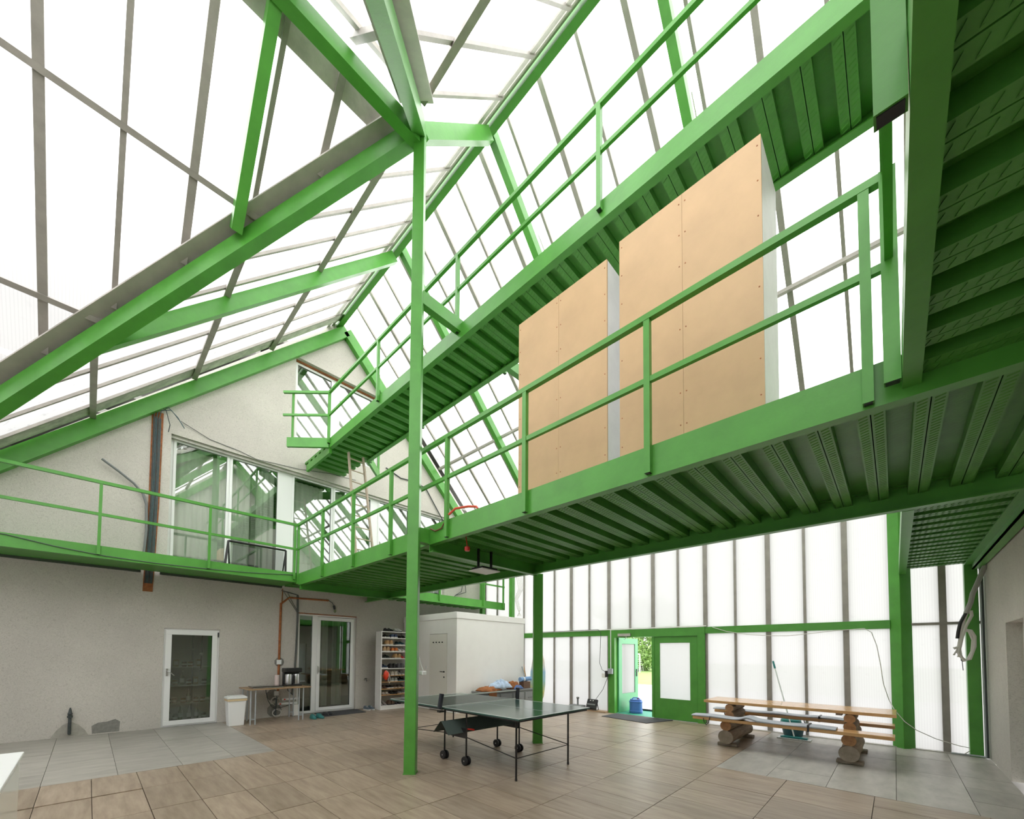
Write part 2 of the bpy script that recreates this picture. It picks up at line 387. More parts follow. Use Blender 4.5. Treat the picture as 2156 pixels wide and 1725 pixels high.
# rooms behind the openings
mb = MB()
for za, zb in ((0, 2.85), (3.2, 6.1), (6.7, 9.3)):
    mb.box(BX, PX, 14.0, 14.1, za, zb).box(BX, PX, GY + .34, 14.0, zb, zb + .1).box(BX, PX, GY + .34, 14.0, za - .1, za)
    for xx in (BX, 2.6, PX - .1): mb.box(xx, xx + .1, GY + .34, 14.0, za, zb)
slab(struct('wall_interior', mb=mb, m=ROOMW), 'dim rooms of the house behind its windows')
# damp patches at the foot of the wall
def blob(cx, cz, pts): return [(cx + x, GY - .004, cz + z) for x, z in pts]
mb = MB().prism(blob(-.19, 0, [(-.22, .01), (.24, .01), (.20, .10), (.12, .20), (.02, .27), (-.08, .22), (-.16, .12)]), (0, .006, 0))
ob('damp_stain', mb, mat('damp_stain', (.36, .345, .30), .9, var=.12, scale=14, bump=.3, bscale=50), wl)
mb = MB().prism(blob(.27, 0, [(-.17, .02), (.19, .02), (.20, .20), (.13, .255), (.03, .22), (-.10, .21), (-.18, .16)]), (0, .007, 0))
ob('cement_patch', mb, PATCH, wl)

def frame(mb, x0, x1, z0, z1, y0, y1, t):
    mb.box(x0, x1, y0, y1, z1 - t, z1).box(x0, x1, y0, y1, z0, z0 + t).box(x0, x0 + t, y0, y1, z0 + t, z1 - t).box(x1 - t, x1, y0, y1, z0 + t, z1 - t)
def window(name, label, W, panes, y, g, t=.05, sash=.045):
    x0, x1, z0, z1 = W; root = slab(struct(name, (x0, y, z0)), label)
    mb = MB(); frame(mb, x0 + .002, x1 - .002, z0 + .002, z1 - .002, y, y + .08, t)
    xs = [x0 + t] + [v for p in panes for v in p] + [x1 - t]
    for i in range(len(panes) + 1):
        a, b = xs[2 * i], xs[2 * i + 1]
        if b - a > .004: mb.box(a, b, y, y + .08, z0 + t, z1 - t)
    ob('window_frame', mb, WHITE_P, root)
    for a, b in panes:
        s = MB(); frame(s, a, b, z0 + t, z1 - t, y - .012, y + .05, sash)
        so = ob('sash', s, WHITE_P, root)
        ob('gasket', (lambda k: (frame(k, a + sash - .008, b - sash + .008, z0 + t + sash - .008, z1 - t - sash + .008, y + .004, y + .03, .010), k)[1])(MB()), BLACK, so)
        ob('pane', MB().box(a + sash - .005, b - sash + .005, y + .016, y + .020, z0 + t + sash - .005, z1 - t - sash + .005), g, so)
    return root
def curtain(root, x0, x1, z0, z1, y, amp=.035, wl_=.13):
    n = int((x1 - x0) / .02)
    def f(u, v):
        x = x0 + (x1 - x0) * u; return (x, y + amp * math.sin(x / wl_ * 2 * math.pi) * (.7 + .3 * math.sin(x * 3.1)), z0 + (z1 - z0) * v)
    ob('curtain', MB().grid(f, n, 1).smooth(), CURTAIN, root)
w1 = window('window_1', 'wide white framed upper floor window band above the walkway', W1,
            [(1.12, 2.10), (2.12, 3.14), (3.43, 4.44), (4.46, 5.56), (5.76, 6.80), (7.0, 8.03)], GY + .14, GLASS_U)
curtain(w1, 1.15, 3.1, 3.35, 5.9, GY + .42); curtain(w1, 3.45, 4.3, 3.35, 5.9, GY + .42); curtain(w1, 4.5, 5.55, 3.35, 5.9, GY + .42); curtain(w1, 5.8, 8.0, 3.35, 5.9, GY + .42)
ob('roller_shutter_box', MB().box(W1[0], W1[1], GY + .05, GY + .2, W1[3] - .06, W1[3] - .003), ALU_L, w1)
w2 = window('window_2', 'tall two light attic window high in the gable', W2, [(3.45, 4.39), (4.53, 5.66)], GY + .16, GLASS_U)
curtain(w2, 3.45, 5.66, 6.85, 8.8, GY + .5, .02, .2)
ob('roller_shutter_box', MB().box(W2[0], W2[1], GY + .10, GY + .2, W2[3] - .03, W2[3] - .003), RUST, w2)

# pantry door
d1 = slab(struct('door_1', (D1[0], GY + .05, 0)), 'white framed glass pantry door beside the pedal bin')
mb = MB(); frame(mb, D1[0], D1[1], .0, D1[3], GY + .04, GY + .12, .035); ob('door_frame', mb, WHITE_P, d1)
s = MB(); frame(s, D1[0] + .035, D1[1] - .035, .03, D1[3] - .035, GY + .02, GY + .09, .095); leaf = ob('door_leaf', s, WHITE_P, d1, bevel=.004)
ob('gasket', (lambda k: (frame(k, 1.182, 1.878, .116, 1.878, GY + .03, GY + .06, .012), k)[1])(MB()), BLACK, leaf)
ob('pane', MB().box(1.185, 1.875, GY + .05, GY + .056, .12, 1.875), GLASS_D, leaf)
ob('handle', MB().box(1.115, 1.145, GY + .005, GY + .02, 1.03, 1.18).tube([(1.13, GY + .01, 1.13), (1.13, GY - .045, 1.13), (1.17, GY - .05, 1.11), (1.24, GY - .05, 1.04)], .009), STEEL, leaf)
ob('hinge', MB().tube([(1.975, GY + .02, 1.84), (1.975, GY + .02, 1.94)], .012), BLACKM, d1)

# terrace door with side light
d2 = slab(struct('door_2', (D2[0], GY + .05, 0)), 'white framed terrace door with narrow side light by the shoe shelf')
mb = MB(); frame(mb, D2[0], D2[1], 0, D2[3], GY + .08, GY + .16, .06); mb.box(3.98, 4.10, GY + .08, GY + .16, .06, D2[3] - .06); ob('door_frame', mb, WHITE_P, d2)
s = MB(); frame(s, 4.09, 5.06, .04, 2.44, GY + .055, GY + .13, .085); leaf = ob('door_leaf', s, WHITE_P, d2, bevel=.004)
ob('gasket', (lambda k: (frame(k, 4.165, 4.985, .115, 2.365, GY + .06, GY + .1, .012), k)[1])(MB()), BLACK, leaf)
ob('pane', MB().box(4.17, 4.98, GY + .085, GY + .091, .12, 2.36), GLASS_D, leaf)
ob('pane', MB().box(3.665, 3.985, GY + .11, GY + .116, .055, 2.455), GLASS_D, d2)
ob('handle', MB().box(4.115, 4.135, GY + .04, GY + .055, .98, 1.18).tube([(4.125, GY + .05, 1.02), (4.125, GY + .0, 1.02), (4.125, GY - .0, 1.16)], .008), STEEL, leaf)
ob('lintel_strip', MB().box(D2[0], D2[1], GY + .02, GY + .09, D2[3] - .02, D2[3] - .002), RUST, d2)
curtain(d2, 4.2, 4.55, .1, 2.4, GY + .5); curtain(d2, 4.7, 4.98, .1, 2.4, GY + .55)

# =================================================================== RIGHT HOUSE WALL
mb = MB(); wall_strips(RY - .34, RY, [(7.1, 8.08, 0, 1.97)], BX, PX, lambda x: roofz(x) - .02, mb)
slab(struct('wall_right', mb=mb, m=PLASTER), 'rough grey plaster wall of the opposite house')
d3 = slab(struct('door_3', (7.6, RY - .2, 0)), 'white door set back in the opposite house wall')
mb = MB(); frame(mb, 7.1, 8.08, 0, 1.97, RY - .2, RY - .13, .06); ob('door_frame', mb, WHITE_P, d3)
ob('door_leaf', MB().box(7.16, 8.02, RY - .19, RY - .15, .01, 1.91), WHITE_P, d3)
ob('handle', MB().tube([(7.95, RY - .15, 1.02), (7.95, RY - .10, 1.02), (7.84, RY - .10, 1.02)], .009), STEEL, d3)

# =================================================================== GLAZED FRONT WALL
wf = slab(struct('wall_front', (PX, 4.7, 0)), 'translucent polycarbonate wall with grey bars and a green rail')
EZ = 5.47
mul = [.03 + .6 * k for k in range(-1, 18)]
DY0, DY1, DZ = 3.03, 5.42, 2.17
for i, y in enumerate(mul):
    thick = (i % 2 == 0)
    w = .085 if thick else .045
    z0 = DZ if DY0 + .05 < y < DY1 - .05 else 0
    ob('glazing_bar', MB().box(PX - .06, PX + .02, y - w / 2, y + w / 2, z0, EZ), ALU, wf)
ys = [RY + .02] + mul + [GY - .02]
for a, b in zip(ys, ys[1:]):
    door = a > DY0 - .1 and b < DY1 + .1
    for z0, z1 in ((0.0, 2.05), (2.15, EZ)) if b > .1 else ((0.0, 2.075), (2.085, EZ)):
        if door and z0 == 0: continue
        ob('polycarbonate_panel', MB().quad((PX - .03, a + .01, z0), (PX - .03, b - .01, z0), (PX - .03, b - .01, z1), (PX - .03, a + .01, z1)), POLY_W, wf)
ob('rail', MB().box(PX - .09, PX + .0, .05, DY0 + .01, 2.02, 2.165), GREEN, wf)
ob('rail', MB().box(PX - .09, PX + .0, DY1 - .01, GY - .02, 2.03, 2.175), GREEN, wf)
ob('rail', MB().box(PX - .07, PX + .0, RY + .02, -.16, 2.06, 2.10), ALU, wf)
ob('sill', MB().box(PX - .12, PX + .05, RY, DY0, -.02, .012), ALU_L, wf)
ob('sill', MB().box(PX - .26, PX + .05, DY1, 6.9, -.01, .03), mat('sill_wood', (.42, .28, .17), .6, var=.2, scale=10), wf)

# entrance doors
d4 = slab(struct('door_4', (PX - .05, 4.2, 0)), 'green double entrance door with one leaf standing open')
fx0, fx1 = PX - .11, PX + .06
mb = MB().box(fx0, fx1, DY0, DY0 + .16, 0, DZ).box(fx0, fx1, DY1 - .18, DY1, 0, DZ).box(fx0, fx1, DY0 + .16, DY1 - .18, 1.975, DZ); ob('door_frame', mb, GREEN, d4)
def leafmb(y0, y1, x0, x1):
    m = MB(); a, b, zb, zt = y0 + .16, y1 - .16, .49, 1.82
    m.box(x0, x1, y0, y1, .01, zb).box(x0, x1, y0, y1, zt, 1.974).box(x0, x1, y0, a, zb, zt).box(x0, x1, b, y1, zb, zt); return m, (a, b, zb, zt)
m_, g_ = leafmb(3.2, 4.22, fx0 + .03, fx0 + .075)
lc = ob('door_leaf', m_, GREEN, d4, bevel=.003)
ob('pane', MB().box(fx0 + .05, fx0 + .056, g_[0], g_[1], g_[2], g_[3]), POLY_D, lc)
ob('meeting_stile', MB().box(fx0 + .015, fx0 + .03, 4.19, 4.25, .02, 1.972), GREEN, lc)
# open leaf swung out about its hinge
m_, g_ = leafmb(-1.0, 0.0, -.022, .022)
rot = Matrix.Translation((PX + .05, 5.22, 0)) @ Matrix.Rotation(R_(87), 4, 'Z')
def xf(mb, M):
    mb.v = [M @ v for v in mb.v]; return mb
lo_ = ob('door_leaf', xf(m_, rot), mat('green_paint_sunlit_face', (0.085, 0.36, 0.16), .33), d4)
ob('pane', xf(MB().box(-.003, .003, g_[0], g_[1], g_[2], g_[3]), rot), POLY_D, lo_)
ob('handle', xf(MB().box(-.036, -.022, -.94, -.90, .93, 1.13).tube([(-.03, -.92, 1.07), (-.075, -.92, 1.07), (-.075, -.80, 1.07)], .009), rot), BLACK, lo_)
ob('door_closer', MB().box(fx0 - .05, fx0, 4.78, 5.12, 2.0, 2.07), ALU_L, d4)
ob('closer_arm', MB().tube([(fx0 - .02, 4.9, 1.99), (fx0 + .05, 4.95, 1.94), (PX + .2, 5.12, 1.93)], .01), STEEL, d4)
ob('threshold', MB().box(PX - .05, PX + .9, DY0 + .16, DY1 - .18, -.03, .004), mat('green_threshold_mat', (.03, .26, .17), .7), d4)
ob('threshold_step', MB().box(PX + .9, PX + 1.0, DY0 + .16, DY1 - .18, -.03, .05), BLACK, d4)

# back of the wing, never in the picture, closes the hall
wb = slab(struct('wall_back', (BX, 4.7, 0)), 'translucent end wall of the side wing')
for k in range(19):
    a = RY + k * .603; b = a + .6; zt = lambda y: 8.89 - abs(y - 4.45)
    ob('polycarbonate_panel', MB().quad((BX, a, 0), (BX, b, 0), (BX, b, max(.3, zt(b))), (BX, a, max(.3, zt(a)))), POLY_W, wb)
    ob('glazing_bar', MB().box(BX - .03, BX + .04, a - .03, a + .03, 0, max(.3, zt(a))), ALU, wb)

# =================================================================== ROOF
ce = slab(struct('ceiling', (4.65, 4.7, 10.6)), 'pitched polycarbonate roof on green steel rafters with a side wing')
XR, ZR, XJv, YJv, ZJ = 4.65, 10.6, 2.94, 4.45, 8.89
NL, NRr = Vector((-1, 0, 1)).normalized(), Vector((1, 0, 1)).normalized()      # outward normals of the main slopes
def zl(x): return ZR - (XR - x)
def xval(y): return XJv - abs(y - YJv)
UPZ = (0, 0, 1)
# ridge
ob('ridge_beam', MB().box(4.37, 4.49, RY, GY, 10.20, 10.36), GREEN, ce)
ob('ridge_flashing', MB().prism([(4.245, RY, 10.17), (4.345, RY, 10.27), (4.335, RY, 10.30), (4.23, RY, 10.195)], (0, GY - RY, 0)), ALU_L, ce)
ob('ridge_flashing', MB().prism([(4.12, RY, 10.04), (4.215, RY, 10.135), (4.20, RY, 10.16), (4.105, RY, 10.06)], (0, GY - RY, 0)), ALU_L, ce)
ob('ridge_lip', MB().box(4.492, 4.515, RY, GY, 10.27, 10.36), GREEN, ce)
# gable rafters on both house walls
for y0, y1 in ((GY - .14, GY + .0), (RY, RY + .14)):
    for sgn in (-1, 1):
        p = Vector((4.60 if sgn < 0 else 4.62, (y0 + y1) / 2, 10.16)); q = Vector((BX + .1, (y0 + y1) / 2, 2.66)) if sgn < 0 else Vector((9.74, (y0 + y1) / 2, 5.06))
        ob('gable_rafter', MB().beam(p, q, y1 - y0, .25), GREEN, ce)
# main rafters
def rafter(p, q, w=.12, h=.20, name='rafter'): return ob(name, MB().beam(p, q, w, h), GREEN, ce)
off = .25
rafter((4.36, 7.55, zl(4.36) - off), (xval(7.55) + .05, 7.55, zl(xval(7.55) + .05) - off))
rafter((4.36, 4.60, zl(4.36) - off), (XJv + .08, 4.52, zl(XJv + .08) - off), .12, .19)
rafter((4.36, 1.9, zl(4.36) - off), (xval(1.9) + .05, 1.9, zl(xval(1.9) + .05) - off))
for y in (7.55, 4.72, 1.95, -.55):
    rafter((4.50, y, ZR + .15 - .30), (9.7, y, ZR - 5.05 - .30), .12, .18)
    ob('gusset_plate', MB().prism([(5.72, y - .07, 9.48), (6.35, y - .07, 8.86), (6.45, y - .07, 8.98), (6.05, y - .07, 9.22)], (0, .012, 0)), ALU_L, ce)
# purlins
def purl(p, q, w=.085, h=.06): ob('purlin', MB().beam(p, q, w, h), ALU, ce)
for x in (2.80, 1.38, -.07, -1.5):
    o_ = -.10
    purl((x, GY - .14, zl(x) + o_), (x, YJv + (XJv - x) + .1, zl(x) + o_)); purl((x, YJv - (XJv - x) - .1, zl(x) + o_), (x, RY + .14, zl(x) + o_)) if YJv - (XJv - x) - .1 > RY + .2 else None
for x in (6.15, 7.72): purl((x, GY - .14, ZR - (x - XR) - .10), (x, RY + .14, ZR - (x - XR) - .10), .07, .06)
# glazing of the main slopes
YL = [10.3, 9.95, 9.32, 8.67, 8.03, 7.38, 6.75, 6.12, 5.48, 4.83, 4.17, 3.54, 2.92, 2.28, 1.64, 1.0, .36, -.28, -.9]
YRt = [10.3] + [7.15 + .673 * k for k in (4, 3, 2, 1, 0)] + [7.15 - .673 * k for k in range(1, 12)] + [-.93]
def slopeL(x, y, d=0.0): return (x - d * .7071, y, zl(x) + d * .7071)
def slopeR(x, y, d=0.0): return (x + d * .7071, y, ZR - (x - XR) + d * .7071)
for i, y in enumerate(YL[1:-1]):
    w = .045 if i % 2 else .055
    ob('glazing_bar', MB().beam(slopeL(XR - .42, y, -.02), slopeL(xval(y) + .15, y, -.02), w, .04, NL), ALU, ce)
for a, b in zip(YL, YL[1:]):
    hi, lo = a, b
    pts = [slopeL(XR, hi), slopeL(XR, lo)]
    if lo < YJv < hi: pts += [slopeL(xval(lo) + .12, lo), slopeL(XJv + .12, YJv), slopeL(xval(hi) + .12, hi)]
    else: pts += [slopeL(xval(lo) + .12, lo), slopeL(xval(hi) + .12, hi)]
    ob('polycarbonate_panel', MB().quad(*pts), POLY_R, ce)
for i, y in enumerate(YRt[1:-1]):
    w = .078 if i % 2 else .045
    ob('glazing_bar', MB().beam(slopeR(XR - .02, y, -.03), slopeR(9.76, y, -.025), w, .05, NRr), ALU, ce)
for a, b in zip(YRt, YRt[1:]):
    ob('polycarbonate_panel', MB().quad(slopeR(XR, a), slopeR(XR, b), slopeR(9.82, b), slopeR(9.82, a)), POLY_R, ce)
ob('eave_beam', MB().box(9.62, 9.78, RY, GY, 5.27, 5.47), GREEN, ce)
ob('verge_flashing', MB().beam(slopeL(XR - .3, GY - .32, -.03), slopeL(-2.5, GY - .32, -.03), .30, .01, NL), mat('mottled_verge_sheet', (.42, .41, .37), .6, var=.3, scale=6), ce)  # grey sheet with random mottling along the gable edge
# the wing
ob('wing_ridge_beam', MB().box(BX, XJv - .05, YJv - .07, YJv + .07, 8.36, 8.57), GREEN, ce)
ob('wing_ridge_flashing', MB().prism([(BX, YJv - .32, 8.52), (BX, YJv - .20, 8.64), (BX, YJv - .20, 8.67), (BX, YJv - .34, 8.55)], (XJv - .25 - BX, 0, 0)), ALU_L, ce)
ob('wing_ridge_flashing', MB().prism([(BX, YJv + .20, 8.62), (BX, YJv + .36, 8.46), (BX, YJv + .38, 8.50), (BX, YJv + .20, 8.67)], (XJv - .25 - BX, 0, 0)), ALU_L, ce)
for s in (-1, 1):
    k1 = 6.0 if s > 0 else 5.4
    p = Vector((XJv - .05, YJv + s * .05, ZJ - .05)); q = Vector((XJv - k1, YJv + s * k1, ZJ - k1))
    dn = Vector((0, 0, -.27))
    ob('valley_rafter', MB().beam(p + dn, q + dn, .16, .20), GREEN, ce)
    d_ = Vector((1, s, 0)).normalized()                           # across the valley, towards the main roof
    a0, a1 = p + Vector((0, 0, -.06)), q + Vector((0, 0, -.06))
    st = Vector((-1, s, -1)).normalized() * .22
    ob('valley_gutter', MB().prism([a0 - d_ * .22 + st, a0 + d_ * .22 + st, a1 + d_ * .22, a1 - d_ * .22], (0, 0, .02)), GUTTER, ce)
    N2 = Vector((0, s, 1)).normalized()
    def sw(x, y, d=0.0): return Vector((x, y, ZJ - abs(y - YJv))) + N2 * d
    wx = [1.96 - .6215 * k for k in range(0, 9)]
    for i, x in enumerate(wx):
        if x < BX + .1: continue
        ye = YJv + s * min((XJv - x) - .03, 5.9 if s > 0 else 5.4)
        ob('glazing_bar', MB().beam(sw(x, YJv + s * .1, -.055), sw(x, ye, -.055), (.055 if i % 2 else .085), .06, N2), ALU, ce)
    xs = [XJv] + [x for x in wx if x > BX] + [BX]
    for a, b in zip(xs, xs[1:]):
        ya, yb = YJv + s * min(XJv - a - .12, 6), YJv + s * min(XJv - b - .12, 6)
        if a == XJv: ya = YJv
        ob('polycarbonate_panel', MB().quad(sw(a, YJv), sw(b, YJv), sw(b, yb), sw(a, ya)), POLY_RX, ce)
    for dy in (1.535, 2.97, 4.4):
        y = YJv + s * dy
        ob('purlin', MB().beam(sw(BX, y, -.085), sw(XJv - dy + .06, y, -.085), .065, .05, N2), ALU, ce)
    rafter(sw(1.18, YJv + s * .02, -.21), sw(1.18, YJv + s * 1.72, -.21), .12, .18, 'wing_rafter')

# =================================================================== STEEL COLUMNS
def column(name, label, cx, cy, side, z1, group=None, rz=45, base=True):
    t = thing(name, label, 'column', (cx, cy, 0), R_(rz), group)
    h = side / 2
    ob('shaft', MB().box(-h, h, -h, h, 0, z1), GREEN, t, bevel=.006, local=True)
    if base: ob('base_plate', MB().box(-h - .006, h + .006, -h - .006, h + .006, 0, .012), GREEN, t, local=True)
    return t
c1 = column('steel_column', 'tall green steel column beside the table tennis table, reaching the roof valley', XJv, YJv, .147, 8.66)
column('steel_column', 'shorter green steel column under the walkway behind the table tennis table', 5.51, 4.45, .16, 2.93)
column('steel_column', 'green steel column against the glazed wall behind the picnic table end', 9.72, -.08, .195, 5.3)
column('steel_column', 'green steel column in the corner by the hanging cable bundle', 9.69, -.87, .14, 5.3, rz=0)
column('steel_column', 'green steel column rising behind the white cabin at the walkway end', 9.62, 8.85, .13, 5.3, rz=0, base=False)
column('steel_column', 'green steel column in the corner of gable and glazed wall', 9.62, 10.25, .14, 5.3, rz=0, base=False)

# =================================================================== WALKWAYS
def channel_y(x, y0, y1, z0, z1, s):
    """edge beam along y: web at x, flanges turned towards s"""
    return MB().prism([(x + s * u, y0, w) for u, w in ((0, z0), (.085, z0), (.085, z0 + .014), (.012, z0 + .014), (.012, z1 - .014), (.085, z1 - .014), (.085, z1), (0, z1))], (0, y1 - y0, 0))
def channel_x(y, x0, x1, z0, z1, s):
    return MB().prism([(x0, y + s * u, w) for u, w in ((0, z0), (.085, z0), (.085, z0 + .014), (.012, z0 + .014), (.012, z1 - .014), (.085, z1 - .014), (.085, z1), (0, z1))], (x1 - x0, 0, 0))
def rib_mesh(L, along):
    m = MB(); a = L / 2
    for s in (-1, 1):
        c = s * .036
        pr = [(-.034, 0), (-.033, -.085), (.033, -.085), (.034, 0)]
        if along == 'x': m.prism([(-a, c + u, w) for u, w in pr], (L, 0, 0))
        else: m.prism([(c + u, -a, w) for u, w in pr], (0, L, 0))
    n = int(L / .045)
    for i in range(n):                                            # embossed tread pattern on the rib faces
        t = -a + (i + .5) * L / n
        for s in (-1, 1):
            c = s * .037
            if along == 'x': m.add([(t - .014, c - .022, -.085), (t - .004, c - .022, -.089), (t + .018, c + .022, -.089), (t + .008, c + .022, -.085)], [(0, 1, 2, 3)])
            else: m.add([(c - .022, t - .014, -.045), (c - .022, t - .004, -.089), (c + .022, t + .018, -.089), (c + .022, t + .008, -.085)], [(0, 1, 2, 3)])
    return m
def deck(root, x0, x1, y0, y1, z, along, first, step=.265):
    z += .04
    d = ob('deck_sheet', MB().box(x0, x1, y0, y1, z, z + .05), GREEN_DK, root)
    L = (x1 - x0) if along == 'x' else (y1 - y0); me = None
    p = first
    lo, hi = (y0, y1) if along == 'x' else (x0, x1)
    while p - step > lo + .05: p -= step
    while p < hi - .05:
        loc = ((x0 + x1) / 2, p, z) if along == 'x' else (p, (y0 + y1) / 2, z)
        if me is None:
            o = ob('deck_rib', rib_mesh(L, along), GREEN_DK, d); me = o.data; o.location = (loc[0], loc[1], z - .089)
        else:
            o = bpy.data.objects.new('deck_rib', me); link(o); o.parent = d; o.matrix_parent_inverse = pmat(d).inverted(); o.location = (loc[0], loc[1], z - .089)
        p += step
    return d
def railing(root, pts, posts, ztop, zmid, zbot, w=.045, d=.045, inset=(0, 0)):
    """pts: xy polyline of the rails, posts: xy of the uprights"""
    for a, b in zip(pts, pts[1:]):
        ob('handrail', MB().beam((a[0], a[1], ztop), (b[0], b[1], ztop), .05, .05), GREEN, root)
        ob('mid_rail', MB().beam((a[0], a[1], zmid), (b[0], b[1], zmid), .035, .045), GREEN, root)
    for x, y in posts:
        p = ob('railing_post', MB().box(x - w / 2, x + w / 2, y - d / 2, y + d / 2, zbot, ztop - .02), GREEN, root)
        ob('tube_end', MB().box(x - w / 2 + .006, x + w / 2 - .006, y - d / 2 + .006, y + d / 2 - .006, zbot - .004, zbot + .002), BLACK, p)  # black plate paints in the dark hollow of the open tube

# --- lower walkway across the hall
FX, OX = 3.17, 5.42
lw = thing('walkway', 'green steel walkway crossing the hall with two plywood lockers on it', 'walkway', (4.3, 4.6, 2.95))
ob('edge_beam', channel_y(FX, -.95, 9.26, 2.99, 3.245, 1), GREEN, lw)
ob("edge_beam", channel_y(OX, RY, GY, 2.925, 3.16, -1), GREEN, lw)
deck(lw, FX + .03, OX - .01, -.9, GY - .02, 3.115, 'x', .08)
for y in (4.45, 9.2): ob('cross_beam', channel_x(y, FX + .012, OX - .012, 2.89, 3.10, -1), GREEN, lw)
ob('cross_beam', MB().box(2.98, FX, 4.42, 4.53, 3.0, 3.19), GREEN, lw)
ry = [.08, 1.40, 2.72, 4.03, 5.39, 6.63, 7.93, 9.23]
railing(lw, [(FX - .025, 9.25), (FX - .025, -.03)], [(FX - .025, y) for y in ry], 4.31, 3.78, 3.01, .045, .05)
# --- walkway along the gable wall, left part
gw = thing('walkway', 'green steel walkway along the gable wall in front of the wide window', 'walkway', (0, 9.8, 3.0))
ob("edge_beam", channel_x(9.24, BX, FX - .03, 3.045, 3.25, 1), GREEN, gw)
ob('deck_sheet', MB().box(BX, FX + .028, 9.27, GY - .075, 3.10, 3.15), GREEN_DK, gw)
ANGLE_DK = mat('dark_green_angle', (.05, .07, .045), .7)  # near black green, much darker than the deck sheet
for xa, xb in ((BX, .67), (.96, FX + .028)): ob('wall_angle', MB().box(xa, xb, GY - .075, GY - .005, 3.06, 3.12), ANGLE_DK, gw)
gp = [-1.43, .07, 1.55, 3.07]
railing(gw, [(BX, 9.215), (FX - .05, 9.215)], [(x, 9.215) for x in gp], 4.29, 3.76, 3.1, .04, .04)
ob('cable', MB().tube([(BX, 9.23, 3.26), (-.9, 9.225, 3.22), (-.4, 9.225, 3.14), (.1, 9.225, 3.09), (.8, 9.225, 3.075), (1.5, 9.225, 3.09), (2.2, 9.225, 3.12), (3.1, 9.23, 3.2)], .007, 6), CABLE_D, gw)
# --- walkway along the gable wall, right part
gr = thing('walkway', 'green steel walkway along the gable wall above the white cabin', 'walkway', (7.5, 9.8, 3.0))
ob('edge_beam', channel_x(9.2, OX + .01, 9.66, 2.97, 3.2, 1), GREEN, gr)
deck(gr, OX + .02, 9.6, 9.22, GY - .01, 3.1, 'y', 5.6)
railing(gr, [(OX, 9.175), (9.6, 9.175)], [(6.95, 9.175), (8.67, 9.175), (9.55, 9.175)], 4.25, 3.72, 3.02, .045, .045)
# --- walkway along the opposite house, in two parts
rw = thing('walkway', 'green steel walkway along the opposite house above the right hand door', 'walkway', (7.5, -.5, 2.9))
ob("edge_beam", channel_x(-.075, OX + .02, 9.62, 2.925, 3.15, -1), GREEN, rw)
ob('wall_beam', MB().box(OX + .08, 9.6, -.90, -.88, 2.90, 3.10).box(OX + .08, 9.6, -.90, -.80, 2.98, 2.995).box(OX + .08, 9.6, -.98, -.88, 2.90, 2.915), GREEN, rw)
deck(rw, OX + .03, 9.66, RY + .01, -.09, 3.04, 'y', 6.03)
nw = thing('walkway', 'green steel walkway close overhead beside the opposite house', 'walkway', (1.5, -.5, 3.0))
ob('edge_beam', MB().box(BX, FX, -.135, -.06, 3.045, 3.27), GREEN, nw)
ob('wall_beam', MB().box(BX, FX, -.98, -.90, 3.0, 3.2), GREEN, nw)
deck(nw, BX, FX - .01, RY + .01, -.13, 3.14, 'y', 1.51)
railing(nw, [(FX - .06, -.02), (BX, -.02)], [(3.09, -.022), (1.53, -.022), (-.1, -.022)], 4.31, 3.78, 3.06, .05, .07)
# --- upper walkway under the ridge
UX, VX = 3.65, 4.60
uw = thing('walkway', 'high green steel walkway under the ridge leading to the attic window', 'walkway', (4.1, 4.7, 6.1))
ob('edge_beam', channel_y(UX, RY, 8.95, 6.115, 6.33, 1), GREEN, uw)
ob("edge_beam", channel_y(VX, RY, 8.95, 6.10, 6.31, -1), GREEN, uw)
deck(uw, UX + .02, VX - .02, RY, GY, 6.19, 'x', .18, .256)
ob('platform_beam', MB().beam((UX, 8.955, 6.22), (2.98, 9.6, 6.22), .06, .21), GREEN, uw)
ob('platform_beam', MB().beam((VX, 8.955, 6.2), (5.22, 9.6, 6.2), .06, .21), GREEN, uw)
ob('platform_beam', MB().box(UX, UX + .06, 8.95, 10.3, 6.0, 6.16), GREEN, uw)
ob('cross_beam', MB().beam((2.98, 4.45, 6.30), (5.4, 4.45, 6.30), .10, .18), GREEN, uw)
uy = [8.92, 6.75, 4.45, 2.12, -.2]
railing(uw, [(UX - .03, 8.93), (UX - .03, RY)], [(UX - .03, y) for y in uy], 7.36, 6.84, 6.2, .05, .05)
railing(uw, [(UX - .03, 8.93), (2.90, 9.66)], [(3.06, 9.53)], 7.36, 6.84, 6.14, .04, .04)
railing(uw, [(VX + .03, RY), (VX + .03, 8.93), (5.25, 9.62)], [(VX + .03, y) for y in (-.2, 2.12, 4.45, 6.75, 8.9)] + [(5.2, 9.58)], 7.32, 6.80, 6.1, .045, .045)

# =================================================================== LOCKERS ON THE WALKWAY
def locker(label, y0, y1, z1):
    x0, x1, z0 = 3.63, 4.2, 3.206; ym = (y0 + y1) / 2
    t = thing('storage_locker', label, 'locker', ((x0 + x1) / 2, ym, z0))
    for a, b in ((y0, ym - .001), (ym + .001, y1)):
        p = ob('front_panel', MB().box(x0, x0 + .018, a, b, z0, z1), BOARD, t)
        s = MB()
        for yy in (a + .025, b - .025):
            for k in range(9): s.lathe([(.006, 0), (.006, .003)], 6, (x0 - .002, yy, z0 + .08 + k * (z1 - z0 - .16) / 8), 'x')
        ob('screw_heads', s, RUST, p)
    for a, b in ((y0, y0 + .018), (y1 - .018, y1)): ob('side_panel', MB().box(x0 + .019, x1, a, b, z0, z1 - .001), BOARD_E, t)
    ob('back_panel', MB().box(x1 - .01, x1, y0 + .019, y1 - .019, z0, z1 - .001), BOARD_E, t)
    ob('top_panel', MB().box(x0 + .019, x1 - .012, y0 + .019, y1 - .019, z1 - .02, z1 - .002), BOARD_E, t)
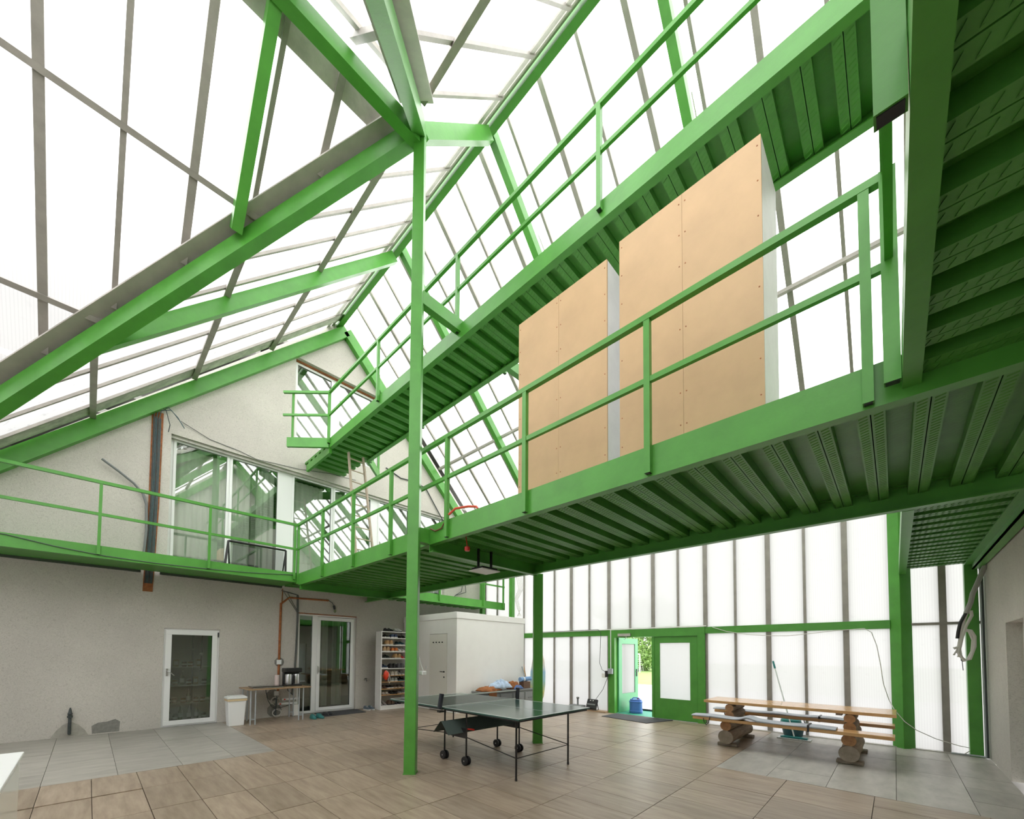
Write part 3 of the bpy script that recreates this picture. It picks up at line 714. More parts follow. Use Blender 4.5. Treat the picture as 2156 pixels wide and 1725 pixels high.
locker('tall plywood fronted locker with white sides, the taller one nearer the walkway end post', .68, 1.90, 5.70)
locker('tall plywood fronted locker with white sides, the slightly lower one nearer the column', 2.04, 3.25, 5.62)

# =================================================================== TABLE TENNIS TABLE
tx0, tx1, ty0, ty1, tz = 3.55, 5.08, 3.14, 6.0, .77
ym = 4.6
tt = thing('table_tennis_table', 'dark green table tennis table on black tube legs with small wheels', 'table', ((tx0 + tx1) / 2, ym, 0))
for a, b in ((ty0, ym - .004), (ym + .004, ty1)):
    h = ob('tabletop_half', MB().box(tx0, tx1, a, b, tz - .02, tz), TABLEG, tt)
    m = MB().box(tx0, tx0 + .018, a, b, tz, tz + .0012).box(tx1 - .018, tx1, a, b, tz, tz + .0012).box((tx0 + tx1) / 2 - .002, (tx0 + tx1) / 2 + .002, a, b, tz, tz + .001)
    e = ty0 if a == ty0 else ty1 - .018
    m.box(tx0 + .018, tx1 - .018, e, e + .018, tz, tz + .0012); ob('white_lines', m, TABLEW, h)
    m = MB(); z0, z1 = tz - .045, tz - .021
    m.box(tx0 + .03, tx1 - .03, a + .03, a + .05, z0, z1).box(tx0 + .03, tx1 - .03, b - .05, b - .03, z0, z1).box(tx0 + .03, tx0 + .05, a + .05, b - .05, z0, z1).box(tx1 - .05, tx1 - .03, a + .05, b - .05, z0, z1)
    ob('apron_frame', m, BLACKM, h)
for x, y in ((3.67, 3.29), (4.74, 3.28), (3.86, 5.8), (4.74, 5.8)):
    l = ob('leg', MB().tube([(x, y, .0), (x, y, tz - .022)], .0125, 10), BLACKM, tt); ob('foot_cap', MB().tube([(x, y, 0), (x, y, .03)], .0155, 10), BLACK, l)
for x in (3.69, 4.785):
    for y in (4.23, 4.71):
        l = ob('leg', MB().tube([(x, y, .06), (x, y, tz - .022)], .0125, 10), BLACKM, tt)
        for s in (-.028, .028): ob('wheel', MB().lathe([(.02, -.013), (.058, -.012), (.062, -.006), (.062, .006), (.058, .012), (.02, .013)], 18, (x + s, y, .062), 'x').smooth(), BLACK, l)
        for s in (-.042, .042): ob('wheel_hub', MB().lathe([(.010, -.002), (.010, .002)], 10, (x + s, y, .062), 'x'), STEEL, l)
    ob('leg_panel', MB().box(x - .004, x + .004, 4.235, 4.705, .36, .50), BLACK, tt)
    for ya, yb in ((3.29, 4.23), (5.8, 4.71)): ob('stretcher', MB().tube([(x - .02 if ya < 5 else (3.86 if x < 4 else 4.74), ya, .27), (x, yb, .38)], .007, 8), BLACKM, tt)
for y in (3.285, 5.8): ob('stretcher', MB().tube([(3.67 if y < 4 else 3.86, y, .27), (4.74, y, .27)], .006, 8), BLACKM, tt)
SLATE = mat('slate_green_panel', (.075, .10, .09), .5)
for p, q in (((.60, 4.47), (.44, 4.62)), ((.60, 4.44), (.44, 4.29))):
    ob('storage_flap', MB().prism([(3.42, p[1], p[0]), (3.42, q[1], q[0]), (3.42, q[1], q[0] - .006), (3.42, p[1], p[0] - .006)], (1.36, 0, 0)), SLATE, tt)
ob('locking_lever', MB().tube([(3.70, 4.24, .49), (3.75, 4.20, .485), (3.79, 4.18, .475)], .012, 8), RED, tt)
NETM = bpy.data.materials.new('net_mesh'); NETM.use_nodes = True
nt = NETM.node_tree; nt.nodes.clear(); o_ = N(nt, 'ShaderNodeOutputMaterial'); a_ = N(nt, 'ShaderNodeBsdfTransparent'); b_ = N(nt, 'ShaderNodeBsdfDiffuse'); x_ = N(nt, 'ShaderNodeMixShader')
b_.inputs[0].default_value = (.02, .022, .022, 1); x_.inputs[0].default_value = .5
nt.links.new(a_.outputs[0], x_.inputs[1]); nt.links.new(b_.outputs[0], x_.inputs[2]); nt.links.new(x_.outputs[0], o_.inputs[0])
n_ = thing('net', 'table tennis net with white top tape and black end clamps', 'net', ((tx0 + tx1) / 2, ym, tz))
ob('mesh', MB().quad((tx0 - .02, ym, tz + .005), (tx1 + .05, ym, tz + .005), (tx1 + .05, ym, tz + .145), (tx0 - .02, ym, tz + .145)), NETM, n_)
ob('top_tape', MB().box(tx0 - .03, tx1 + .06, ym - .004, ym + .004, tz + .14, tz + .156), TABLEW, n_)
ob('bottom_tape', MB().box(tx0 - .02, tx1 + .05, ym - .003, ym + .003, tz + .004, tz + .014), TABLEW, n_)
for x, dx in ((tx0 - .045, -.03), (tx1 + .07, .0)):
    p = ob('clamp_post', MB().tube([(x, ym, tz - .02), (x + .03 if dx else x, ym - .01, tz + .19)], .034, 14), mat('navy_black_plastic%d' % (dx < 0), (.018, .02, .03), .45), n_)
    ob('clamp', MB().box(x - .02, x + .06 if dx else x - .06 + .08, ym - .03, ym + .03, tz - .07, tz - .045), BLACKM, p)

# =================================================================== PICNIC TABLE OF LOGS
pt = thing('picnic_table', 'long varnished pine picnic table with two benches on stacked log trestles', 'picnic table', (8.2, 1.25, 0))
for i in range(4):
    a = 7.79 + i * .2; ob('table_plank', MB().box(a + .003, a + .197, -.0, 2.47, .69, .735), PINE, pt, bevel=.005)
for a, b in ((7.46, 7.75), (8.66, 8.95)): ob('bench_plank', MB().box(a, b, .02, 2.55, .425, .475), PINE, pt, bevel=.006)
for y in (2.06, .49):
    for L, r, z, nm in ((1.30, .112, .155, 0), (1.28, .082, .342, 0), (.74, .074, .498, 1), (.72, .066, .623, 1)):
        x0, x1 = 8.22 - L / 2 - (.02 if nm else 0), 8.22 + L / 2
        if nm: x0, x1 = 7.80, 7.80 + L
        n = 10; prof = []; m = MB()
        pts = [(x0 + (x1 - x0) * k / n, y + .004 * math.sin(k * 2.1 + y), z + .003 * math.cos(k * 1.7)) for k in range(n + 1)]
        rr = [r * (1 + .03 * math.sin(k * 1.3 + z * 9)) for k in range(n + 1)]
        lg = ob('log', m.tube(pts, rr, 18, cap=False).smooth(), LOG, pt)
        ob('end_grain', MB().add([pts[0]] + [(x0 - .001, y + rr[0] * math.cos(t), z + rr[0] * math.sin(t)) for t in [2 * math.pi * k / 18 for k in range(18)]], [(0, 1 + k, 1 + (k + 1) % 18) for k in range(18)]), LOGBASE if z < .2 else LOG_E, lg)
        ob('end_grain', MB().add([pts[-1]] + [(x1 + .001, y + rr[-1] * math.cos(t), z + rr[-1] * math.sin(t)) for t in [2 * math.pi * k / 18 for k in range(18)]], [(0, 1 + k, 1 + (k + 1) % 18) for k in range(18)]), LOGBASE if z < .2 else LOG_E, lg)
    for xa in (7.64, 8.66): ob('foot_block', MB().box(xa, xa + .17, y - .15, y + .15, 0, .045), LOGBASE, pt, bevel=.008)
    ob('cleat', MB().box(7.86, 8.5, y - .16 if y > 1 else y + .09, y - .09 if y > 1 else y + .16, .655, .689), LOGBASE, pt)
def pad(label, x0, x1, y0, y1, z, hump):
    t = thing('seat_pad', label, 'cushion', ((x0 + x1) / 2, (y0 + y1) / 2, z), group=None)
    def top(u, v):
        y = y0 + (y1 - y0) * v; h = .03 + .006 * math.sin(y * 9) - .012 * (abs(2 * u - 1) ** 6) + hump * math.exp(-((y - 1.72) / .10) ** 2)
        return (x0 + (x1 - x0) * u + .008 * math.sin(y * 3), y, z + h)
    def bot(u, v):
        y = y0 + (y1 - y0) * v; return (x0 + (x1 - x0) * u + .008 * math.sin(y * 3), y, z + .002 + .8 * hump * math.exp(-((y - 1.72) / .10) ** 2))
    m = MB().grid(top, 8, 60).grid(bot, 8, 60)
    n1 = 9 * 61
    for j in range(60):
        for i in (0, 8):
            a = j * 9 + i; b = a + 9; m.f.append((a, b, b + n1, a + n1))
    for i in range(8):
        for j in (0, 60):
            a = j * 9 + i; m.f.append((a, a + 1, a + 1 + n1, a + n1))
    ob('cover', m.smooth(), GREY_PAD, t)
    ob('strap', MB().box(x0 - .004, x1, y0 + .30, y0 + .325, z + .018, z + .042).box(x0 - .008, x0 - .003, y0 + .30, y0 + .325, z - .055, z + .03), BLACK, t)
    for yy in (y1 - .30,):
        ob('strap', MB().tube([(x0 + .02, yy, z + .025), (x0 - .012, yy, z - .01), (x0 - .02, yy + .01, z - .09), (x0 - .01, yy + .05, z - .13), (x0 - .004, yy + .09, z - .08), (x0 - .004, yy + .10, z - .02)], .006, 6), BLACK, t)
pad('grey fabric pad with a fold on the near bench of the picnic table', 7.45, 7.74, .62, 2.57, .476, .045)
pad('grey fabric pad lying on the bench towards the glazed wall', 8.67, 8.94, .62, 2.58, .476, .0)

# mop and bucket
bk = thing('mop_bucket', 'teal mop bucket with dark rim behind the picnic table', 'bucket', (9.5, 1.42, 0))
ob('tub', MB().lathe([(.13, 0), (.15, .02), (.19, .24), (.195, .25), (.18, .25), (.14, .03)], 24, (9.5, 1.42, 0)).smooth(), mat('dark_teal_plastic', (.02, .10, .13), .4), bk)
ob('wringer', MB().lathe([(.10, .25), (.17, .255), (.16, .31), (.09, .36), (.08, .35)], 20, (9.5, 1.45, 0)).smooth(), TEAL, bk)
ob('carry_handle', MB().tube([(9.5, 1.23, .25), (9.5, 1.26, .36), (9.5, 1.42, .41), (9.5, 1.58, .36), (9.5, 1.61, .25)], .008), BLACK, bk)
mo = thing('mop', 'flat floor mop with pale handle leaning on the glazed wall', 'mop', (9.25, 1.33, 0))
ob('pole', MB().tube([(9.14, 1.35, .05), (9.64, 1.72, 1.30)], .011, 10), mat('pale_mop_pole', (.62, .66, .64), .3, .3), mo)
ob('grip', MB().tube([(9.632, 1.714, 1.28), (9.688, 1.755, 1.42)], .017, 10), TEAL, mo)
ob('head_plate', MB().box(9.08, 9.20, 1.15, 1.55, .022, .047), TEAL, mo)
ob('fringe', MB().box(9.04, 9.24, 1.10, 1.60, .001, .021), mat('grey_white_microfibre', (.55, .58, .57), .95, var=.2, scale=40), mo)

# =================================================================== WHITE CABIN AND WHAT STANDS BY IT
cx0, cy0, cz = 6.6, 7.98, 2.6
cb = thing('storage_cabin', 'white boxed in cabin with cornice and a narrow door, beside the shoe shelf', 'cabin', (8.0, 9.2, 0))
ob('wall_panel', MB().box(cx0, cx0 + .09, cy0 + .09, 9.14, 0, cz - .17).box(cx0, cx0 + .09, 9.14, GY - .01, 2.06, cz - .17), WHITE_W, cb) if False else None
ob('wall_panel', MB().box(cx0, cx0 + .09, cy0, 8.36, 0, cz - .17).box(cx0, cx0 + .09, 9.13, GY - .01, 0, cz - .17).box(cx0, cx0 + .09, 8.36, 9.13, 2.05, cz - .17), WHITE_W, cb)
ob('wall_panel', MB().box(cx0 + .09, 9.22, cy0, cy0 + .09, 0, cz - .17), WHITE_W, cb)
ob('wall_panel', MB().box(9.13, 9.22, cy0 + .09, GY - .01, 0, cz - .17), WHITE_W, cb)
ob('cornice', MB().box(cx0 - .02, 9.24, cy0 - .02, GY - .01, cz - .168, cz), WHITE_W, cb, bevel=.006)
dl = ob('door_leaf', MB().box(cx0 - .012, cx0 + .03, 8.37, 9.12, .02, 2.04), CREAM, cb)
m = MB(); 
for k in range(4): m.lathe([(.016, 0), (.02, -.01), (.012, -.03)], 10, (cx0 - .012, 8.55 + k * .13, 1.82), 'x')
ob('hook', m, BLACKM, dl)
ob('handle', MB().tube([(cx0 - .012, 8.47, 1.04), (cx0 - .06, 8.47, 1.04), (cx0 - .065, 8.58, 1.04)], .010).lathe([(.022, 0), (.022, -.008)], 12, (cx0 - .012, 8.47, 1.04), 'x').lathe([(.022, 0), (.022, -.008)], 12, (cx0 - .012, 8.47, .90), 'x'), BLACKM, dl)
ob('light_switch', MB().box(cx0 - .012, cx0, 9.25, 9.32, 1.1, 1.18), WHITE_P, cb)

# shoe shelf
sx0, sx1, sy0, sy1 = 5.5, 6.33, 9.79, 10.09
SH = [ony(sy0, 806, 1300 + v / 8.21).z for v in (240, 350, 475, 590, 712, 885, 1010, 1120, 1240, 1345, 1532)]
sr = thing('shoe_shelf', 'tall white open shelf filled with shoes beside the terrace door', 'shelf', ((sx0 + sx1) / 2, (sy0 + sy1) / 2, 0))
for a in (sx0, sx1 - .02): ob('side_panel', MB().box(a, a + .02, sy0, sy1, 0, SH[0]), WHITE_W, sr)
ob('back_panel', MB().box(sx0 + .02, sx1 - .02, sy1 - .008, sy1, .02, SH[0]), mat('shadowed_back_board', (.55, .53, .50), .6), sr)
OAK = mat('oak_shelf', (.46, .26, .10), .5, var=.15, scale=10)
for i, z in enumerate(SH):
    ob('shelf_board', MB().box(sx0 + .02, sx1 - .02, sy0, sy1 - .008, z - .02, z), OAK if 6 <= i <= 9 else WHITE_W, sr)
ob('plinth', MB().box(sx0 + .02, sx1 - .02, sy0 + .01, sy0 + .025, 0, SH[10] - .02), WHITE_W, sr)

SHOE = {}
def shoe_parts(style):
    L, W, H = dict(sneaker=(.27, .095, .105), boot=(.265, .097, .13), slipper=(.26, .10, .075), clog=(.27, .105, .10), tall=(.27, .10, .30))[style]
    n = 12; st = 10; up = []; fs = []
    for i in range(st + 1):
        t = i / st; x = t * L                                    # heel 0 -> toe L
        w = W * (.66 + .34 * math.sin(math.pi * min(1, .25 + t * .72))) * (1 - .55 * max(0, t - .82) / .18)
        if style in ('sneaker', 'clog'): h = H * (1.0 if t < .35 else 1.0 - .62 * ((t - .35) / .65) ** .8)
        elif style == 'boot': h = H * (1.0 if t < .42 else max(.36, 1.0 - 2.2 * (t - .42)))
        elif style == 'tall': h = H * (1.0 if t < .45 else max(.20, 1.0 - 3.4 * (t - .45)))
        else: h = H * (.35 if t < .3 else 1.0 - .5 * max(0, t - .55) / .45)
        if t > .93: h *= .75
        for k in range(n):
            a = math.pi * k / (n - 1); up.append((x, -w / 2 * math.cos(a) * (1 - .18 * math.sin(a)), .018 + (h - .018) * math.sin(a) ** .6))
    for i in range(st):
        for k in range(n - 1): fs.append((i * n + k, i * n + k + 1, (i + 1) * n + k + 1, (i + 1) * n + k))
    fs.append(tuple(range(n))); fs.append(tuple(st * n + k for k in range(n)))
    m = MB().add(up, fs).smooth()
    out = []
    for i in range(13):
        t = i / 12; w = W * 1.06 * (.66 + .34 * math.sin(math.pi * min(1, .25 + t * .72))) * (1 - .6 * max(0, t - .85) / .15)
        out.append((t * (L + .008) - .004, w / 2))
    poly_ = [(x, y, 0) for x, y in out] + [(x, -y, 0) for x, y in reversed(out)]
    s = MB().prism(poly_, (0, 0, .026))
    ln = MB()
    if style != 'slipper':
        for k in range(3): ln.box(L * (.42 + .08 * k), L * (.445 + .08 * k), -.022, .022, H * (.86 - .14 * k) if style != 'boot' else H * (.92 - .22 * k), H * (.86 - .14 * k) + .008 if style != 'boot' else H * (.92 - .22 * k) + .008)
        op = MB().lathe([(.028, 0), (.03, .003)], 10, (L * .17, 0, H - .001))
    return m, s, ln
def shoe(style, cu, cs, label, group, loc, rz, cl=(.7, .7, .68)):
    key = (style, cu, cs, cl)
    if key not in SHOE:
        if style not in SHOE: SHOE[style] = shoe_parts(style)
        def mm(c, r): 
            nm = 'shoe_%.2f_%.2f_%.2f' % c
            return MATS.get(nm) or mat(nm, c, r, var=.12, scale=25)
        m, s, ln = SHOE[style]; t = thing('shoe', label, 'shoe', loc, rz, group)
        ob('upper', m, mm(cu, .6), t, local=True); ob('sole', s, mm(cs, .6), t, local=True)
        if ln.v: ob('laces', ln, mm(cl, .7), t, local=True)
        SHOE[key] = t; return t
    r = dup(SHOE[key], loc, rz, label); r['group'] = group; return r
BK, WH, TAN, NV, ORG, GRY, BEI, OLV, RD, BRN = (.015, .015, .016), (.62, .61, .58), (.42, .25, .11), (.03, .05, .10), (.55, .15, .03), (.20, .20, .20), (.45, .40, .33), (.10, .13, .10), (.45, .03, .03), (.10, .06, .04)
GRPS = 'shoes on the shelf by the terrace door'
ordn = ['on top of the shoe shelf', 'on the uppermost shelf board level', 'on the second shelf level', 'on the third shelf level', 'on the fourth shelf level', 'on the tall middle shelf level', 'on the level below the middle', 'on the seventh shelf level', 'on the eighth shelf level', 'on the last but one level', 'at the foot of the shoe shelf']
rows = {0: [('sneaker', BK, BK, 'black', .20), ('sneaker', WH, BK, 'black and white', .46)],
        1: [('sneaker', BK, WH, 'black white toed', .08), ('sneaker', NV, WH, 'navy', .30), ('slipper', BK, BK, 'flat black', .58)],
        2: [('boot', TAN, BEI, 'tan suede ankle', .16), ('sneaker', (.03, .09, .11), WH, 'dark teal', .56)],
        3: [('boot', (.38, .24, .12), BEI, 'light brown ankle', .07), ('sneaker', ORG, BEI, 'orange', .32), ('sneaker', WH, WH, 'white', .56)],
        4: [('sneaker', (.03, .03, .03), GRY, 'black', .10), ('boot', TAN, BEI, 'tan', .42), ('sneaker', RD, RD, 'dark red', .64)],
        5: [('sneaker', NV, WH, 'navy and white', .05), ('boot', BK, BK, 'black ankle', .275), ('boot', (.09, .09, .10), (.06, .06, .06), 'dark grey', .52)],
        6: [('sneaker', BEI, WH, 'beige', .32), ('sneaker', GRY, WH, 'grey and white', .56)],
        7: [('sneaker', (.25, .27, .24), WH, 'pale grey green', .32), ('sneaker', BK, (.10, .30, .36), 'black blue soled', .58)],
        8: [('slipper', BRN, BRN, 'brown', .02), ('slipper', BK, WH, 'black white soled', .24), ('slipper', (.12, .08, .06), BEI, 'dark brown pale soled', .46), ('slipper', BK, BEI, 'black beige soled', .68)],
        9: [('slipper', BEI, (.25, .2, .16), 'beige', .08), ('slipper', BK, BK, 'black', .34), ('slipper', GRY, BEI, 'grey', .60)],
        10: [('sneaker', (.25, .22, .2), GRY, 'taupe', .02), ('boot', BRN, BK, 'dark brown', .24), ('sneaker', BK, BK, 'black', .46), ('slipper', BRN, BK, 'flat brown', .68)]}
word = dict(sneaker='trainer', boot='boot', slipper='slip on shoe', clog='clog', tall='tall boot')
for i, items in rows.items():
    z = SH[i] if i == 0 else SH[i]
    for st, cu, cs, nm, off_ in items:
        for k in (0, 1):
            x = sx0 + .045 + off_ + k * .108
            if x > sx1 - .06: continue
            heel = st in ('boot',) or (i + k) % 5 == 3
            rz = R_(90 + random.uniform(-1.5, 1.5)) if (st == 'boot' or nm in ('beige', 'orange', 'pale grey green', 'navy')) else R_(-90 + random.uniform(-1.5, 1.5))
            y = sy0 + .015 if rz > 0 else sy0 + .285
            shoe(st, cu, cs, '%s %s %s' % (nm, word[st], ordn[i]), GRPS, (x, y, z + .0005), rz)
# bag and the loose shoes on the floor
bg_ = thing('drawstring_bag', 'orange red bag with a white cord hanging on the shoe shelf', 'bag', (5.6, 9.78, .95))
def bagf(u, v):
    t = 2 * math.pi * u; s = math.sin(math.pi * min(.98, max(.02, v))) ** .6; r = .085 * s * (1 + .12 * math.sin(3 * t + 4 * v))
    return (5.625 + r * math.cos(t) * 1.05, 9.735 + r * math.sin(t) * .6, SH[7] + .05 + .26 * v)
ob('pouch', MB().grid(bagf, 20, 12).smooth(), mat('orange_red_nylon', (.70, .05, .015), .5), bg_)
ob('cord', MB().tube([(5.63, 9.72, SH[7] + .31), (5.70, 9.70, SH[7] + .2), (5.73, 9.69, SH[7] + .02), (5.70, 9.69, SH[7] - .04), (5.67, 9.695, SH[7] + .02), (5.68, 9.70, SH[7] + .2)], .007, 6), CABLE_W, bg_)
for dx, rz in ((0, 70), (.13, 82)):
    shoe('clog', (.03, .16, .15), (.03, .14, .13), 'teal rubber clog on the floor in front of the terrace door', 'clogs by the terrace door', (3.70 + dx, 9.70, .001), R_(-95 + (rz - 70)), (.03, .14, .13))
for dx in (0, .12): shoe('slipper', (.035, .035, .04), (.03, .03, .03), 'dark grey slipper on the edge of the black door mat', 'slippers by the terrace door', (4.06 + dx, 9.98, .013), R_(-84))
for dx in (0, .125): shoe('sneaker', (.10, .13, .16), WH, 'blue grey trainer on the floor beside the shoe shelf', 'trainers beside the shoe shelf', (5.27 + dx, 10.2, .001), R_(-88))
mt = tag(ob('door_mat', MB().prism([(3.95, 9.66, 0), (5.06, 9.72, 0), (5.12, 10.36, 0), (4.0, 10.34, 0)], (0, 0, .012)), RUBBER), 'black rubber mat in front of the terrace door', 'mat')
tag(ob('door_mat', MB().prism([(8.77, 3.98, 0), (9.62, 3.72, 0), (9.62, 5.18, 0), (8.95, 5.20, 0)], (0, 0, .012)), RUBBER), 'dark grey mat inside the green entrance door', 'mat')

# wall tap by the shelf
tp = thing('wall_tap', 'small metal tap on the wall between terrace door and shoe shelf', 'tap', (5.35, GY, .75))
ob('spout', MB().tube([(5.38, GY, .78), (5.38, GY - .07, .78), (5.38, GY - .11, .74)], .014), STEEL, tp); ob('wheel', MB().lathe([(.03, 0), (.035, .008), (.03, .016)], 12, (5.38, GY - .06, .81)), PIPE, tp)

# gray chest with clothes
ch = thing('storage_chest', 'low grey resin chest with panelled front against the white cabin', 'chest', (8.05, 7.65, 0))
ob('body', MB().box(7.1, 9.08, 7.42, 7.93, 0, .50), GREY_BOX, ch, bevel=.01)
ob('lid', MB().box(7.08, 9.10, 7.40, 7.94, .50, .545), GREY_BOX, ch, bevel=.01)
for k in range(4):
    a = 7.16 + k * .49; p = ob('front_panel', MB().box(a, a + .43, 7.405, 7.42, .06, .46), mat('grey_resin_light', (.26, .27, .27), .5) if 'grey_resin_light' not in MATS else MATS['grey_resin_light'], ch, bevel=.006)
    ob('grip', MB().box(a + .12, a + .31, 7.392, 7.405, .28, .32), GREY_BOX, p, bevel=.008)
def heap(name, label, cat, m, cx, cy, z0, rx, ry_, h, seed, drape=0.0, sag=.0):
    rnd = random.Random(seed); ph = [rnd.uniform(0, 6.3) for _ in range(8)]
    def f(u, v):
        t = 2 * math.pi * u; r = v
        k = 1 + .16 * math.sin(3 * t + ph[0]) + .10 * math.sin(5 * t + ph[1]) + .05 * math.sin(9 * t + ph[2])
        x = cx + rx * r * k * math.cos(t); y = cy + ry_ * r * k * math.sin(t)
        z = z0 + h * (1 - r ** 3.2) * (.9 + .16 * math.sin(x * 13 + ph[3]) * math.cos(y * 11 + ph[4]) + .09 * math.sin(x * 37 + 20 * y + ph[5]) + .07 * math.sin(x * 61 - 33 * y + ph[6])) + .012
        if drape and y < 7.40: z -= drape * min(1, (7.40 - y) / .03); y = 7.385 - .01 * math.sin(x * 40)
        return (x, y, z)
    o = ob(name, MB().grid(f, 48, 10).smooth(), m, solid=.008); return tag(o, label, cat)
heap('blanket', 'brown blanket draped over the end of the grey chest', 'blanket', CLOTH_BR, 7.42, 7.62, .545, .36, .24, .12, 3, .30)
heap('clothes_pile', 'heap of pale blue shirts on the grey chest', 'clothes', CLOTH_B, 7.82, 7.62, .60, .36, .20, .20, 5)
heap('blanket', 'brown fleece bundle beside the rolled blue mat', 'blanket', CLOTH_BR, 8.42, 7.66, .545, .22, .17, .22, 8)
heap('cap', 'denim blue cap lying on the grey chest', 'cap', mat('denim_blue', (.09, .16, .36), .8), 8.38, 7.46, .547, .17, .06, .10, 11)
rm = thing('exercise_mat', 'rolled light blue exercise mat lying on the grey chest', 'mat', (8.85, 7.62, .6))
ob('roll', MB().tube([(8.62, 7.6, .80), (9.06, 7.6, .81)], .065, 16).smooth(), mat('pale_blue_foam', (.20, .36, .62), .7), rm)
ob('strap', MB().tube([(8.74, 7.6, .802), (8.78, 7.6, .803)], .069, 16), WHITE_W, rm)
ob('support_box', MB().box(8.70, 8.98, 7.52, 7.70, .547, .735), mat('brown_card', (.16, .09, .06), .8), rm)
tag(ob('broom_handle', MB().tube([(9.28, 7.66, .0), (9.10, 7.95, 1.15)], .017, 10), GREYM), 'grey metal pole leaning on the corner of the white cabin', 'pole')
pl = tag(ob('timber_plank', MB().prism([(9.30, 8.06, 0), (9.42, 8.06, 0), (9.36, 8.12, 0), (9.30, 8.12, 0)], (.05, .42, 1.95)).prism([(9.30, 7.86, 0), (9.42, 7.86, 0), (9.40, 7.92, 0), (9.30, 7.92, 0)], (.12, .48, 1.6)), mat('rough_timber', (.48, .28, .12), .7, var=.2, scale=9)), 'two nailed timber planks leaning in the corner by the white cabin', 'plank')
BRD, nt, p_, tc_ = nodes_of('pale_painted_board')
sp = N(nt, 'ShaderNodeSeparateXYZ'); nt.links.new(tc_.outputs['Generated'], sp.inputs[0]); cr = N(nt, 'ShaderNodeValToRGB'); e = cr.color_ramp.elements
e[0].position = 0; e[0].color = (.75, .75, .70, 1); e[1].position = 1; e[1].color = (.72, .60, .48, 1)
for ps, c in ((.22, (.72, .72, .25)), (.42, (.42, .68, .68)), (.58, (.38, .62, .80)), (.66, (.70, .76, .78)), (.78, (.75, .68, .58))): k = e.new(ps); k.color = (*c, 1)
nt.links.new(sp.outputs[2], cr.inputs[0]); nt.links.new(cr.outputs[0], p_.inputs['Base Color']); p_.inputs['Roughness'].default_value = .35
outl = [(-.14, 0), (.14, 0), (.24, .25), (.28, .6), (.27, 1.0), (.20, 1.35), (.10, 1.58), (0, 1.66), (-.10, 1.58), (-.20, 1.35), (-.27, 1.0), (-.28, .6), (-.24, .25)]
tag(ob('paddle_board', MB().prism([(9.50 + .09 * b / 1.66, 7.72 + a, .02 + b) for a, b in outl], (.045, 0, 0)), BRD), 'pale surf style board with blue and yellow fade standing at the glazed wall', 'board')
bx_ = thing('parasol_stand', 'dark grey parasol stand with a knobbed tube by the glazed wall', 'stand', (9.58, 6.33, .03))
ob('base', MB().box(9.45, 9.70, 6.12, 6.52, .031, .13), GREY_BOX, bx_, bevel=.02); ob('tube', MB().tube([(9.57, 6.3, .13), (9.57, 6.3, .30)], .024, 12), GREY_BOX, bx_); ob('knob', MB().lathe([(.03, .29), (.04, .31), (.04, .34), (.02, .35)], 12, (9.57, 6.3, 0)), GREY_BOX, bx_)
fl_ = thing('floodlight', 'black work floodlight tilted back on a folding stand by the entrance', 'lamp', (9.6, 5.88, .03))
M_ = Matrix.Translation((9.56, 5.88, .06)) @ Matrix.Rotation(R_(24), 4, 'Y')
ob('housing', xf(MB().box(-.03, .04, -.15, .15, 0, .27), M_), BLACK, fl_, bevel=.012)
ob('lens_frame', xf(MB().box(-.037, -.03, -.12, .12, .10, .135), M_), GREY_BOX, fl_)
ob('led', xf(MB().box(-.036, -.03, -.05, -.02, .215, .235).box(-.036, -.03, .03, .06, .215, .235), M_), WHITE_P, fl_)
ob('stand', MB().tube([(9.55, 5.73, .04), (9.7, 5.73, .04), (9.62, 5.73, .24)], .011).tube([(9.55, 6.03, .04), (9.7, 6.03, .04), (9.62, 6.03, .24)], .011).tube([(9.55, 5.73, .04), (9.55, 6.03, .04)], .011), BLACKM, fl_)

# =================================================================== KITCHEN CORNER AT THE GABLE WALL
bn = thing('waste_bin', 'white plastic waste bin with bag edge under its lid beside the pantry door', 'bin', (2.2, 9.82, 0))
def taper(x0, x1, y0, y1, z0, z1, d): return MB().add([(x0 + d, y0 + d, z0), (x1 - d, y0 + d, z0), (x1 - d, y1 - d, z0), (x0 + d, y1 - d, z0), (x0, y0, z1), (x1, y0, z1), (x1, y1, z1), (x0, y1, z1)], [(0, 1, 2, 3), (4, 5, 6, 7), (0, 1, 5, 4), (1, 2, 6, 5), (2, 3, 7, 6), (3, 0, 4, 7)])
ob('body', taper(2.03, 2.36, 9.68, 9.96, 0, .54, .03), WHITE_P, bn, bevel=.012); ob('bag_edge', taper(2.022, 2.368, 9.672, 9.968, .515, .555, -.002), mat('beige_bag', (.62, .48, .28), .6), bn); ob('lid', MB().box(2.015, 2.375, 9.665, 9.975, .556, .60), WHITE_P, bn, bevel=.012)
ob('lid_flap', MB().box(2.06, 2.34, 9.70, 9.94, .601, .618), WHITE_P, bn, bevel=.006)
kt = thing('side_table', 'narrow table with thin brown top on grey double tube legs by the wall', 'table', (2.98, 9.95, 0))
ob('tabletop', MB().box(2.36, 3.62, 9.56, 10.34, .725, .75), mat('brown_laminate', (.34, .22, .12), .4, var=.1, scale=6), kt, bevel=.003)
for x in (2.42, 3.38):
    for y in (9.62, 10.24):
        l = ob('leg', MB().tube([(x, y, 0), (x, y, .725)], .013, 10).tube([(x + .09, y, 0), (x + .09, y, .725)], .013, 10), GREYM, kt)
        ob('leg_link', MB().box(x + .01, x + .08, y - .006, y + .006, .10, .125), GREYM, l)
hb = thing('cooktop', 'flat black double cooktop with steel edge on the side table', 'cooktop', (2.72, 9.85, .75))
